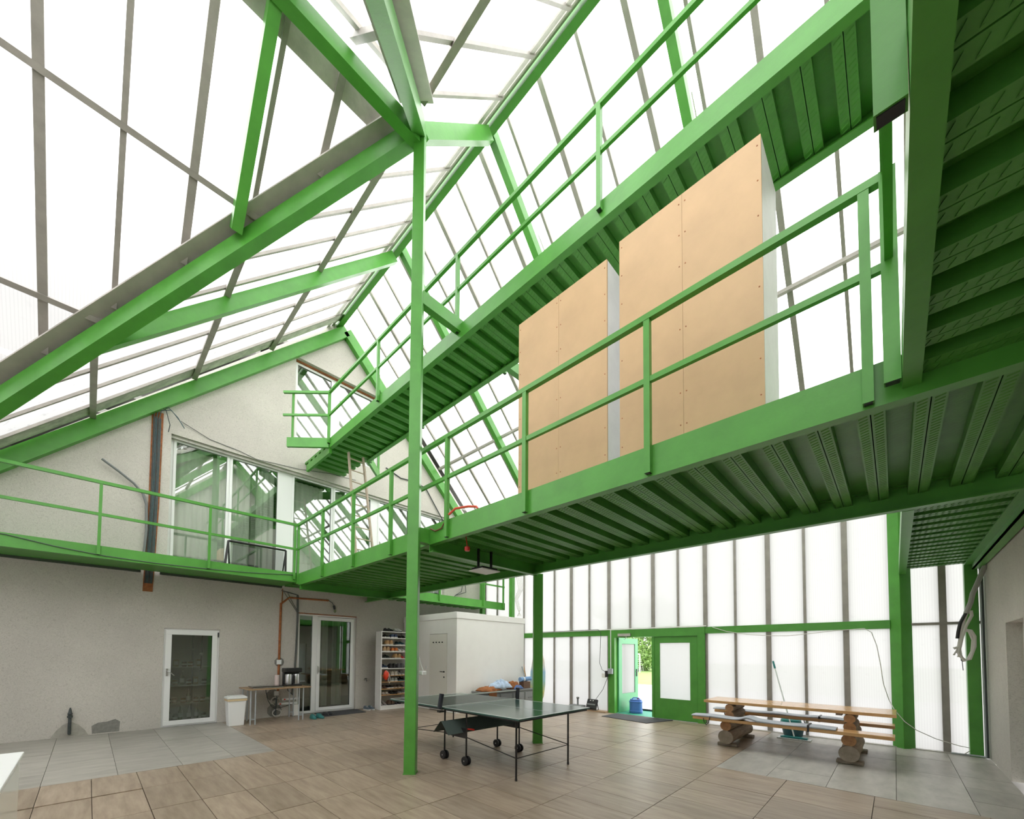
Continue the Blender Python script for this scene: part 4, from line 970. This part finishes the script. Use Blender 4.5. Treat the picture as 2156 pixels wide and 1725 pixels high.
ob('glass_top', MB().box(2.46, 3.08, 9.66, 10.02, .775, .79), mat('black_glass', (.01, .01, .012), .06), hb, bevel=.004); ob('casing', MB().box(2.475, 3.065, 9.675, 10.005, .751, .774), STEEL, hb)
cm = thing('kettle_urn', 'black and steel hot drinks machine on the side table', 'appliance', (3.37, 10.05, .75))
ob('base', MB().box(3.19, 3.54, 9.90, 10.2, .751, .785), BLACK, cm, bevel=.01)
for x in (3.285, 3.45): ob('steel_tank', MB().lathe([(.075, .786), (.078, .80), (.078, 1.0), (.07, 1.02)], 20, (x, 10.04, 0)).smooth(), STEEL, cm)
ob('rear_tower', MB().box(3.195, 3.535, 10.11, 10.2, .786, 1.08), BLACK, cm, bevel=.008); ob('head', MB().box(3.18, 3.55, 9.93, 10.21, 1.06, 1.16), BLACK, cm, bevel=.02); ob('handle', MB().box(3.352, 3.383, 9.93, 9.97, .80, 1.0), BLACK, cm, bevel=.008)
tag(ob('paper_roll', MB().lathe([(.05, 0), (.052, .01), (.052, .24), (.05, .25), (.018, .25)], 18, (3.09, 10.2, .751)).smooth(), mat('pinkish_paper', (.72, .60, .57), .8)), 'pale pink paper roll standing on the side table', 'paper roll')
# conduits, boxes, sockets on the wall
wc = thing('wall_conduit', 'rust brown conduit running up the gable wall and over the terrace door', 'conduit', (3.19, GY, .8))
ob('riser', MB().tube([(3.185, GY - .01, .55), (3.19, GY - .012, 1.3), (3.20, GY - .012, 2.7)], .026, 8), RUST, wc); ob('branch', MB().tube([(3.20, GY - .012, 2.68), (3.38, GY - .012, 2.85), (4.33, GY - .012, 2.87)], .022, 8), RUST, wc)
ob('thermostat', MB().box(3.13, 3.235, GY - .06, GY - .03, 1.235, 1.345), WHITE_P, wc, bevel=.008); ob('cement_ring', MB().lathe([(.11, -.004), (.11, .01)], 9, (3.20, GY - .0, 1.29), 'y'), PATCH, wc)
ob('riser_upper', MB().tube([(3.22, GY - .01, 2.7), (3.23, GY - .01, 3.05)], .010, 6), RUST, wc)
lh = thing('lamp_holder', 'bare black lamp holder dangling on the wall above the terrace door', 'lamp', (4.5, GY - .03, 2.65))
ob('flex', MB().tube([(4.33, GY - .02, 2.87), (4.42, GY - .03, 2.82), (4.47, GY - .03, 2.74)], .008, 6), CABLE_D, lh); ob('socket', MB().tube([(4.465, GY - .03, 2.75), (4.49, GY - .035, 2.65)], .028, 10), BLACK, lh); ob('bulb', MB().lathe([(.012, 0), (.03, -.03), (.032, -.06), (.012, -.085)], 12, (4.495, GY - .036, 2.65)).smooth(), GLASS_F, lh)
cw = thing('wall_cables', 'black cables clipped beside the terrace door frame', 'cable', (3.55, GY, .8))
for k, dx in enumerate((0, .025)): ob('cable', MB().tube([(3.20 + dx, GY - .02, 3.0), (3.40 + dx, GY - .02, 2.96), (3.555 + dx, GY - .02, 2.93), (3.57 + dx, GY - .018, 2.5), (3.555 + dx, GY - .018, 1.6), (3.53 + dx, GY - .02, .9), (3.49 + dx, GY - .03, .5)], .009, 6), CABLE_D, cw)
ob('cable', MB().tube([(3.24, GY - .02, 3.0), (3.40, GY - .02, 2.75), (3.56, GY - .02, 2.52)], .006, 6), CABLE_D, cw); ob('cable', MB().tube([(3.33, GY - .02, 2.99), (3.42, GY - .02, 2.8), (3.56, GY - .02, 2.56)], .006, 6), CABLE_D, cw)
sk = thing('power_strip', 'white sockets and extension strips with tangled leads under the side table', 'sockets', (3.2, GY - .04, .3))
ob('socket_box', MB().box(3.10, 3.20, GY - .05, GY - .003, .50, .61), WHITE_P, sk, bevel=.006)
ob('strip', MB().box(3.18, 3.60, GY - .10, GY - .06, .28, .33), WHITE_P, sk, bevel=.008); ob('strip', MB().box(3.26, 3.62, GY - .08, GY - .04, .38, .43), WHITE_P, sk, bevel=.008)
ob('switch', MB().box(3.20, 3.235, GY - .105, GY - .1, .29, .32).box(3.30, 3.335, GY - .085, GY - .08, .39, .42), RED, sk)
def coil(cx, cy, cz, r, n, m_, par, rad=.007): ob('lead', MB().tube([(cx + (r + .012 * math.sin(k)) * math.cos(k * .45), cy - .01 * math.sin(k * .9), cz + (r + .02 * math.sin(k * .7)) * math.sin(k * .45)) for k in range(int(14 * n))], rad, 6), m_, par)
coil(3.13, GY - .05, .38, .09, 1.6, CABLE_W, sk); coil(3.16, GY - .06, .10, .085, 2, CABLE_W, sk)
ob('lead', MB().tube([(2.85, 10.2, .72), (2.92, GY - .06, .6), (2.97, GY - .05, .4), (3.05, GY - .05, .25), (3.15, GY - .05, .2), (3.35, GY - .06, .24), (3.55, GY - .06, .30)], .007, 6), CABLE_D, sk)
ob('lead', MB().tube([(3.15, GY - .04, .50), (3.14, GY - .05, .3), (3.13, GY - .04, .02)], .02, 6), CABLE_D, sk); ob('lead', MB().tube([(3.33, 10.2, .72), (3.38, GY - .06, .62), (3.5, GY - .07, .5), (3.57, GY - .07, .36)], .008, 6), CABLE_D, sk)
ob('adapter', MB().box(3.50, 3.61, GY - .14, GY - .02, .0, .27), WHITE_W, sk, bevel=.01)
ob('cement_ring', MB().lathe([(.14, -.003), (.14, .006)], 9, (3.08, GY, .52), 'y').lathe([(.16, -.003), (.16, .006)], 9, (3.12, GY, .16), 'y'), PATCH, sk)
ppp = thing('pipe_stub', 'dark iron water pipe stub with valve at the foot of the gable wall', 'pipe', (-.19, GY, 0))
ob('pipe', MB().tube([(-.185, GY - .0, .06), (-.185, GY - .05, .06), (-.185, GY - .05, .34)], .022, 10), PIPE, ppp); ob('valve', MB().lathe([(.024, .34), (.036, .35), (.036, .38), (.024, .39), (.034, .41), (.024, .44), (.018, .48), (.008, .52)], 12, (-.185, GY - .05, 0)), PIPE, ppp)
# cable riser with bundle
cr_ = thing('cable_riser', 'bundle of dark cables in a rusty wall chase beside the wide window', 'cables', (.8, GY, 2.7))
ob('chase', MB().prism([(.71, GY - .012, 2.70), (.86, GY - .012, 2.70), (.91, GY - .012, 4.4), (.925, GY - .012, 6.33), (.745, GY - .012, 6.33), (.745, GY - .012, 4.4)], (0, .011, 0)), RUST, cr_)
for k in range(6):
    o_ = k * .021; up = 6.33 + .03 * (k % 3)
    pts = [(.735 + o_, GY - .035, 2.86), (.75 + o_, GY - .04, 3.4), (.775 + o_ * .95, GY - .04, 4.4), (.775 + o_, GY - .035, 5.4), (.775 + o_, GY - .035, 6.2)]
    if k % 2 == 0: pts += [(.80 + o_, GY - .05, up), (.95 + o_, GY - .10, up + .05), (1.10 + o_, GY - .12, up - .06 - .02 * k), (1.2 + .012 * k, GY - .13, up - .25)] if k else [(.80, GY - .06, 6.42), (.95, GY - .1, 6.38), (1.02, GY - .1, 6.1), (1.0, GY - .09, 5.95)]
    ob('cable', MB().tube(pts, .0085, 6), CABLE_B if k % 3 else CABLE_D, cr_)
ob('branch_conduit', MB().tube([(.07, GY - .09, 5.07), (.30, GY - .08, 4.92), (.52, GY - .06, 4.76), (.66, GY - .05, 4.6), (.715, GY - .045, 4.4), (.73, GY - .045, 3.9), (.70, GY - .045, 3.3)], .022, 8), mat('grey_flex', (.16, .17, .17), .5), cr_)
tag(ob('thin_wire', MB().tube([(1.2, GY - .03, 6.28), (1.7, GY - .012, 6.10), (2.25, GY - .012, 6.05), (2.6, GY - .012, 5.98), (3.0, GY - .012, 6.02), (3.5, GY - .012, 6.06), (4.3, GY - .012, 6.2), (5.0, GY - .012, 6.25)], .006, 5), CABLE_D), 'thin grey wire sagging across the gable wall above the wide window', 'wire')
tag(ob('thin_wire', MB().tube([(5.9, GY - .02, 6.9), (6.4, GY - .02, 6.75), (6.9, GY - .03, 6.8), (7.3, GY - .03, 6.7), (7.7, GY - .03, 6.2), (8.1, GY - .03, 5.7)], .016, 6), CABLE_D), 'dark cable loop on the gable wall by the roof slope', 'wire')

# =================================================================== ON THE GABLE WALKWAY
rb = thing('rebound_net', 'black framed rebound net with grey mesh behind the gable railing', 'net', (2.4, 9.45, 3.17))
ob('frame', MB().tube([(1.83, 9.36, 3.20), (1.90, 9.44, 3.745)], .022, 8).tube([(2.94, 9.36, 3.20), (2.96, 9.44, 3.745)], .022, 8).tube([(1.90, 9.44, 3.745), (2.96, 9.44, 3.745)], .022, 8).tube([(1.83, 9.36, 3.20), (2.94, 9.36, 3.20)], .014, 8), BLACKM, rb)
ob('mesh', MB().quad((1.95, 9.37, 3.25), (2.9, 9.37, 3.25), (2.92, 9.43, 3.715), (1.97, 9.43, 3.715)), NETM, rb); ob('rear_brace', MB().tube([(1.90, 9.44, 3.745), (1.98, 9.7, 3.19)], .014).tube([(2.96, 9.44, 3.745), (2.98, 9.7, 3.19)], .014), BLACKM, rb)
ob('foot', MB().lathe([(.035, 0), (.04, .02), (.02, .05)], 10, (2.38, 9.345, 3.255)), BLACK, rb)
ld = thing('ladder', 'bleached wooden ladder standing on the walkway up to the high walkway', 'ladder', (4.5, 8.75, 3.17))
l0, l1 = Vector((4.29, 8.75, 3.206)), Vector((4.02, 8.78, 6.09)); r0, r1 = Vector((4.74, 8.75, 3.206)), Vector((4.37, 8.78, 6.09))
ob('rail', MB().beam(l0, l1, .035, .06, (0, 1, 0)), LADDER, ld); ob('rail', MB().beam(r0, r1, .035, .06, (0, 1, 0)), LADDER, ld)
for k in range(11):
    t = (k + .7) / 11.2; ob('rung', MB().tube([l0.lerp(l1, t), r0.lerp(r1, t)], .014, 8), LADDER, ld)
# =================================================================== LIGHTS, LEADS
pn = thing('panel_lamp', 'flat white lamp panel hung under the lower walkway near the column', 'lamp', (4.1, 4.33, 2.75))
ob('lens', MB().box(3.92, 4.28, 4.18, 4.48, 2.75, 2.765, R_(0)), LAMPW, pn); ob('housing', MB().box(3.95, 4.25, 4.21, 4.45, 2.765, 2.80), BLACKM, pn)
for x in (3.97, 4.23): ob('hanger', MB().box(x - .012, x + .012, 4.31, 4.34, 2.80, 3.07), BLACKM, pn)
tag(ob('warning_lamp', MB().lathe([(.03, 0), (.035, .01), (.035, .05), (.02, .06)], 12, (3.40, 3.92, 2.86)).tube([(3.40, 3.92, 2.92), (3.40, 3.95, 3.07)], .006, 6), RED), 'small red plug hanging under the lower walkway edge', 'plug')
tag(ob('red_lead', MB().tube([(FX - .055, 3.95, 3.27), (FX - .03, 3.85, 3.33), (FX + .05, 3.7, 3.34), (FX + .05, 3.55, 3.30), (FX + .03, 3.5, 3.255)], .014, 6), mat('orange_red_lead', (.62, .07, .03), .5)), 'orange red lead looped over the walkway edge by the column', 'cable')
tag(ob('brown_lead', MB().tube([(FX - .012, 4.40, 3.20), (FX - .015, 4.28, 3.14), (FX - .015, 4.15, 3.15), (FX - .012, 4.06, 3.25)], .009, 6), mat('brown_lead', (.16, .04, .02), .5)), 'dark brown lead drooping on the walkway edge by the column', 'cable')
hk = thing('bat_holder', 'small white plastic holder hung on the tall green column', 'holder', (3.06, 4.40, 1.25))
ob('strap', MB().tube([(3.035, 4.43, 1.48), (3.05, 4.41, 1.38), (3.07, 4.39, 1.31)], .006, 6), WHITE_P, hk); ob('tray', MB().box(3.02, 3.085, 4.33, 4.41, 1.25, 1.305), WHITE_P, hk, bevel=.008)
# leads along the glazed wall
gx_ = 9.66
pts = [onx(gx_, *p) for p in ((1500, 1321), (1530, 1330), (1570, 1336), (1620, 1339), (1660, 1339), (1700, 1335), (1760, 1328), (1820, 1324), (1835, 1332), (1846, 1360), (1854, 1400), (1860, 1440), (1872, 1475))]
pts2 = [onx(9.54, *p) for p in ((1884, 1496), (1905, 1520), (1930, 1538))]
pts3 = [onx(gx_, *p) for p in ((1970, 1556), (2020, 1571), (2050, 1577))] + [Vector((9.6, -.74, .03))]
tag(ob('white_lead', MB().tube(pts + pts2 + pts3, .007, 6), CABLE_W), 'white lead sagging along the green rail and down behind the picnic table', 'cable')
el = thing('junction_box', 'grey junction box with plugs and leads beside the entrance door frame', 'electrical box', (9.66, 5.36, 1.0))
ob('box', MB().box(9.60, 9.665, 5.27, 5.40, 1.02, 1.16), GREYM, el, bevel=.006); ob('plug', MB().box(9.58, 9.63, 5.40, 5.47, .93, 1.10), BLACK, el, bevel=.006); ob('adapter', MB().box(9.58, 9.63, 5.46, 5.56, .92, 1.03), WHITE_W, el, bevel=.006)
ob('trunking', MB().box(9.655, 9.67, 5.33, 5.35, 1.16, 2.177), WHITE_P, el); ob('lead', MB().tube([(9.64, 7.6, 2.19), (9.64, 5.7, 2.20), (9.64, 5.62, 2.1), (9.64, 5.64, 1.6), (9.64, 5.66, 1.3), (9.63, 5.58, 1.12), (9.61, 5.44, 1.06)], .006, 6), CABLE_D, el); ob('lead', MB().tube([(9.62, 5.38, 1.0), (9.62, 5.55, .6), (9.62, 5.78, .30)], .006, 6), CABLE_D, el)
tag(ob('cable_duct', MB().box(9.66, 9.69, 3.0, 7.7, 2.178, 2.2), WHITE_W), 'white cable duct along the top of the green rail', 'cable duct')
# cable bundle at the right house
cbd = thing('cable_bundle', 'grey taped cable bundle hanging at the corner of the opposite house', 'cables', (9.3, -.8, 1.6))
B = lambda px, py, x=9.32: onx(x, px, py)
ob('sleeve', MB().tube([B(2080, 1180), B(2070, 1200), B(2058, 1228), B(2048, 1250), B(2044, 1268), B(2034, 1292)], .030, 8).smooth(), mat('grey_tape', (.38, .38, .36), .5), cbd)
ob('black_sleeve', MB().tube([B(2034, 1291), B(2022, 1312), B(2018, 1330), B(2016, 1345)], .022, 8), BLACK, cbd)
ob('coil', MB().tube([B(2044, 1286), B(2046, 1296), B(2034, 1318), B(2026, 1340), B(2018, 1375), B(2030, 1392), B(2042, 1388), B(2052, 1362), B(2052, 1340), B(2044, 1328), B(2034, 1327)], .020, 8).smooth(), CABLE_W, cbd)
ob('coil', MB().tube([B(2036, 1292), B(2024, 1325), B(2020, 1360), B(2024, 1384), B(2036, 1390), B(2046, 1372), B(2048, 1348), B(2040, 1330), B(2032, 1329)], .014, 8).smooth(), CABLE_W, cbd)
for k, (x, y, r) in enumerate(((2008, 1366, .022), (2008, 1380, .012), (2018, 1384, .014), (2024, 1392, .006), (2028, 1412, .005))): ob('cable_tail', MB().tube([B(2020 + k, 1345), B(2018 + k, 1362), B(x, y)], [r * .6, r * .8, r], 6), CABLE_W if k < 3 else CABLE_D, cbd)
cp = thing('corner_pipe', 'grey conduit pipe in the corner of the opposite house', 'pipe', (9.62, -.97, 0))
ob('pipe', MB().tube([(9.60, -.965, .02), (9.60, -.965, 2.9)], .018, 8), GREYM, cp); ob('pipe', MB().tube([(9.53, -.97, .02), (9.53, -.97, 2.9)], .012, 8), CABLE_D, cp)
ob('foot_pipe', MB().tube([(9.60, -.965, .02), (9.62, -.9, .02), (9.62, -.6, .02)], .014, 8), GREYM, cp)
# leads by the far walkway end
fe = thing('hanging_leads', 'loose pale leads hanging at the far end of the gable walkway', 'cables', (9.5, 8.9, 2.6))
for k in range(4): ob('lead', MB().tube([onx(9.5, 1088 + k * 3, 1216), onx(9.5, 1092 + k * 3, 1240), onx(9.5, 1084 + k * 2, 1262), onx(9.5, 1090 + k * 2, 1284), onx(9.5, 1098 - k * 3, 1298)], .008, 5), CABLE_W, fe)
for k in range(2): ob('lead', MB().tube([(8.9, GY - .06, 4.2), (8.75 + .2 * k, GY - .08, 3.6), (8.5, GY - .07, 3.45), (8.35, GY - .05, 3.25)], .012, 5), CABLE_D, fe)

# white cabinet near the camera
wcab = thing('cabinet', 'low white glossy cabinet standing on the floor by the grey tiles', 'cabinet', (-.9, 3.2, 0))
ob('body', MB().box(-1.7, -.275, 2.3, 3.90, 0, .865), WHITE_G, wcab, bevel=.004)
ob('top_plate', MB().box(-1.72, -.26, 2.98, 3.92, .875, .90), WHITE_P, wcab, bevel=.006); ob('top_plate', MB().box(-1.72, -.26, 2.2, 2.975, .875, .90), WHITE_P, wcab, bevel=.006)
ob('shadow_gap', MB().box(-1.69, -.285, 2.31, 3.89, .865, .875), BLACK, wcab)

# pantry behind the glass door
ps = thing('pantry_shelf', 'dim pantry shelving behind the glass door', 'shelf', (1.55, 11.15, 0))
PZ = [ony(11.0, 400, py).z for py in (1515, 1480, 1442, 1404, 1366)]
for z in PZ: ob('shelf_board', MB().box(1.0, 2.3, 10.98, 11.4, z - .02, z), WHITE_W, ps)
for x in (1.0, 1.66, 2.28): ob('upright', MB().box(x, x + .03, 11.36, 11.4, 0, 2.1), GREYM, ps)
ob('back_panel', MB().box(1.0, 2.31, 11.41, 11.43, 0, 2.2), WHITE_W, ps)
jar_lab = ['on the pantry floor board', 'on the lowest pantry shelf', 'on the middle pantry shelf', 'on the upper pantry shelf']
JP = {}
def jar(kind, col, loc, label):
    key = (kind, col)
    if key not in JP:
        t = thing(kind, label, kind, loc, 0, 'jars and bottles behind the pantry glass'); cm_ = mat('%s_%.2f_%.2f' % (kind, col[0], col[1]), col, .3)
        if kind == 'jar':
            ob('glass_body', MB().lathe([(.04, 0), (.045, .01), (.045, .09), (.036, .105)], 14).smooth(), cm_, t, local=True); ob('lid', MB().lathe([(.039, .105), (.039, .125)], 14), STEEL, t, local=True); ob('label', MB().lathe([(.0455, .03), (.0455, .07)], 14), WHITE_W, t, local=True)
        elif kind == 'bottle':
            ob('glass_body', MB().lathe([(.036, 0), (.04, .01), (.04, .17), (.016, .22), (.014, .28)], 14).smooth(), cm_, t, local=True); ob('cap', MB().lathe([(.017, .275), (.017, .30)], 12), STEEL, t, local=True); ob('label', MB().lathe([(.0405, .05), (.0405, .14)], 14), WHITE_W, t, local=True)
        else:
            ob('carton', MB().box(-.045, .045, -.03, .03, 0, .16), cm_, t, local=True); ob('label', MB().box(-.035, .035, -.0305, -.03, .04, .12), WHITE_W, t, local=True)
        JP[key] = t; return t
    return dup(JP[key], loc, None, label)
cols = {'jar': [(.16, .07, .04), (.30, .16, .06), (.12, .12, .10)], 'bottle': [(.05, .07, .03), (.30, .28, .22)], 'carton': [(.5, .38, .22)]}
for i, seq in enumerate((['bottle', 'bottle', 'jar', 'bottle', 'bottle', 'bottle', 'jar'], ['jar', 'jar', 'jar', 'jar', 'bottle', 'jar', 'jar'], ['jar', 'jar', 'jar', 'bottle', 'jar', 'carton', 'jar'], ['jar', 'jar', 'carton', 'jar', 'jar', 'carton'])):
    for k, kd in enumerate(seq):
        c = cols[kd][(k + i) % len(cols[kd])]
        cn = {0: 'dark'}.get(cols[kd].index(c), 'amber' if c[0] > .2 else 'grey')
        jar(kd, c, (1.10 + k * .125 + random.uniform(-.02, .02), 11.06 + random.uniform(0, .12), PZ[i] + .0005), '%s %s standing %s' % (cn, kd, jar_lab[i]))
st_ = thing('garlic_string', 'dark string with two pale bulbs hanging behind the pantry glass', 'decoration', (1.78, 10.85, 1.3))
ob('cord', MB().tube([(1.76, 10.86, 1.95), (1.755, 10.86, 1.5), (1.745, 10.86, 1.12)], .012, 6), CABLE_D, st_)
for z in (1.47, 1.13): ob('bulb', MB().lathe([(.01, .03), (.03, .015), (.035, 0), (.02, -.025), (.004, -.03)], 12, (1.75, 10.86, z)).smooth(), BEIGE if 'BEIGE' in globals() else CREAM, st_)

# =================================================================== OUTDOORS
slab(struct('ground', mb=MB().box(9.9, 20.4, -30, 50, -.12, -.03), m=PAVE), 'pale paving outside the entrance')
slab(struct('ground_lawn', mb=MB().box(20.4, 80, -40, 70, -.12, -.02), m=LAWN), 'mown lawn beyond the paving')
slab(struct('ground_base', mb=MB().box(-40, 9.9, -40, 60, -.20, -.13), m=PAVE), 'ground around the houses')
cn_ = thing('canister', 'blue plastic canister with white hazard label in the open doorway', 'canister', (10.1, 4.9, 0))
M_ = Matrix.Translation((10.12, 4.87, .005)) @ Matrix.Rotation(R_(25), 4, 'Z')
def rbox(w, d, z0, z1, r, n=5):
    pts = []
    for cx_, cy_, a0 in ((w / 2 - r, d / 2 - r, 0), (-w / 2 + r, d / 2 - r, 90), (-w / 2 + r, -d / 2 + r, 180), (w / 2 - r, -d / 2 + r, 270)):
        for k in range(n + 1): t = R_(a0 + 90 * k / n); pts.append((cx_ + r * math.cos(t), cy_ + r * math.sin(t), z0))
    return pts, z1 - z0
m = MB(); p_, h_ = rbox(.28, .32, .0, .33, .09); m.prism(p_, (0, 0, h_)); p_, h_ = rbox(.30, .34, .04, .07, .09); m.prism(p_, (0, 0, h_)); p_, h_ = rbox(.30, .34, .28, .31, .09); m.prism(p_, (0, 0, h_)); p_, h_ = rbox(.25, .29, .33, .36, .09); m.prism(p_, (0, 0, h_))
ob('body', xf(m, M_), BLUE, cn_, bevel=.01); ob('cap', xf(MB().lathe([(.035, .36), (.035, .385)], 14, (.03, -.06, 0)), M_), RED, cn_); ob('grip', xf(MB().tube([(-.05, -.1, .36), (-.05, -.06, .40), (-.05, .06, .40), (-.05, .1, .36)], .014), M_), BLUE, cn_)
ob('hazard_label', xf(MB().prism([(-.02, -.1725, .10), (.05, -.1725, .17), (-.02, -.1725, .24), (-.09, -.1725, .17)], (0, .002, 0)), M_), WHITE_P, cn_); ob('hazard_symbol', xf(MB().prism([(-.05, -.1735, .15), (.01, -.1735, .15), (-.005, -.1735, .19), (-.035, -.1735, .19)], (0, .001, 0)), M_), BLACK, cn_)
go = thing('football_goal', 'white football goal with net on the lawn', 'goal', (33, 16, 0))
g1_ = onz(0, 1347, 1413); g1_ = Vector((31.5, 14.72, 0)) if g1_.x > 60 else g1_
gX, gY = 33.0, onx(33.0, 1347, 1400).y
ob('post', MB().tube([(gX, gY, 0), (gX, gY, 1.55)], .05, 8), WHITE_P, go); ob('post', MB().tube([(gX, gY + 3, 0), (gX, gY + 3, 1.55)], .05, 8), WHITE_P, go); ob('crossbar', MB().tube([(gX, gY, 1.55), (gX, gY + 3, 1.55)], .05, 8), WHITE_P, go)
m = MB()
for k in range(16): m.tube([(gX + .05, gY + .2 * k, 1.5), (gX + .8, gY + .2 * k, .05)], .008, 4, False)
for k in range(8): m.tube([(gX + .05 + .1 * k, gY, 1.5 - .19 * k), (gX + .05 + .1 * k, gY + 3, 1.5 - .19 * k)], .008, 4, False)
ob('net', m, WHITE_P, go)
def tree(label, x, y, r, h, seed):
    rnd = random.Random(seed); t = thing('tree', label, 'tree', (x, y, -.03), 0, 'hedge trees at the end of the lawn')
    ob('trunk', MB().tube([(x, y, -.03), (x + .1, y, h * .5)], [.16, .10], 8), BARK, t)
    m = MB()
    cl = [(x + rnd.gauss(0, r * .42), y + rnd.gauss(0, r * .42), rnd.uniform(.2, h) ** 1.0, rnd.uniform(.6, 1.1)) for _ in range(80)]
    for cx_, cy_, cz_, cr_2 in cl:
        for _ in range(120):
            d = Vector((rnd.gauss(0, 1), rnd.gauss(0, 1), rnd.gauss(0, 1))).normalized() * cr_2 * rnd.uniform(.6, 1.0)
            c = Vector((cx_, cy_, max(.05, cz_ + d.z))) + Vector((d.x, d.y, 0)); s = rnd.uniform(.08, .17)
            a = Vector((rnd.gauss(0, 1), rnd.gauss(0, 1), rnd.gauss(0, 1))).normalized(); b = a.cross(Vector((rnd.gauss(0, 1), rnd.gauss(0, 1), rnd.gauss(0, 1)))).normalized()
            m.quad(c - a * s, c + b * s * .6, c + a * s, c - b * s * .6)
    ob('crown', m, LEAF, t)
for i, (px, x, r, h) in enumerate(((1352, 37.2, 2.3, 6.5), (1296, 45.0, 1.9, 7.0), (1394, 45.0, 1.9, 7.0))):
    q = onx(x, px, 1400); tree(['dense light green tree straight behind the goal post', 'broad leafy tree set back beyond the goal net', 'bushy tree set back beyond the closed door leaf'][i], x, q.y, r, h, 20 + i)
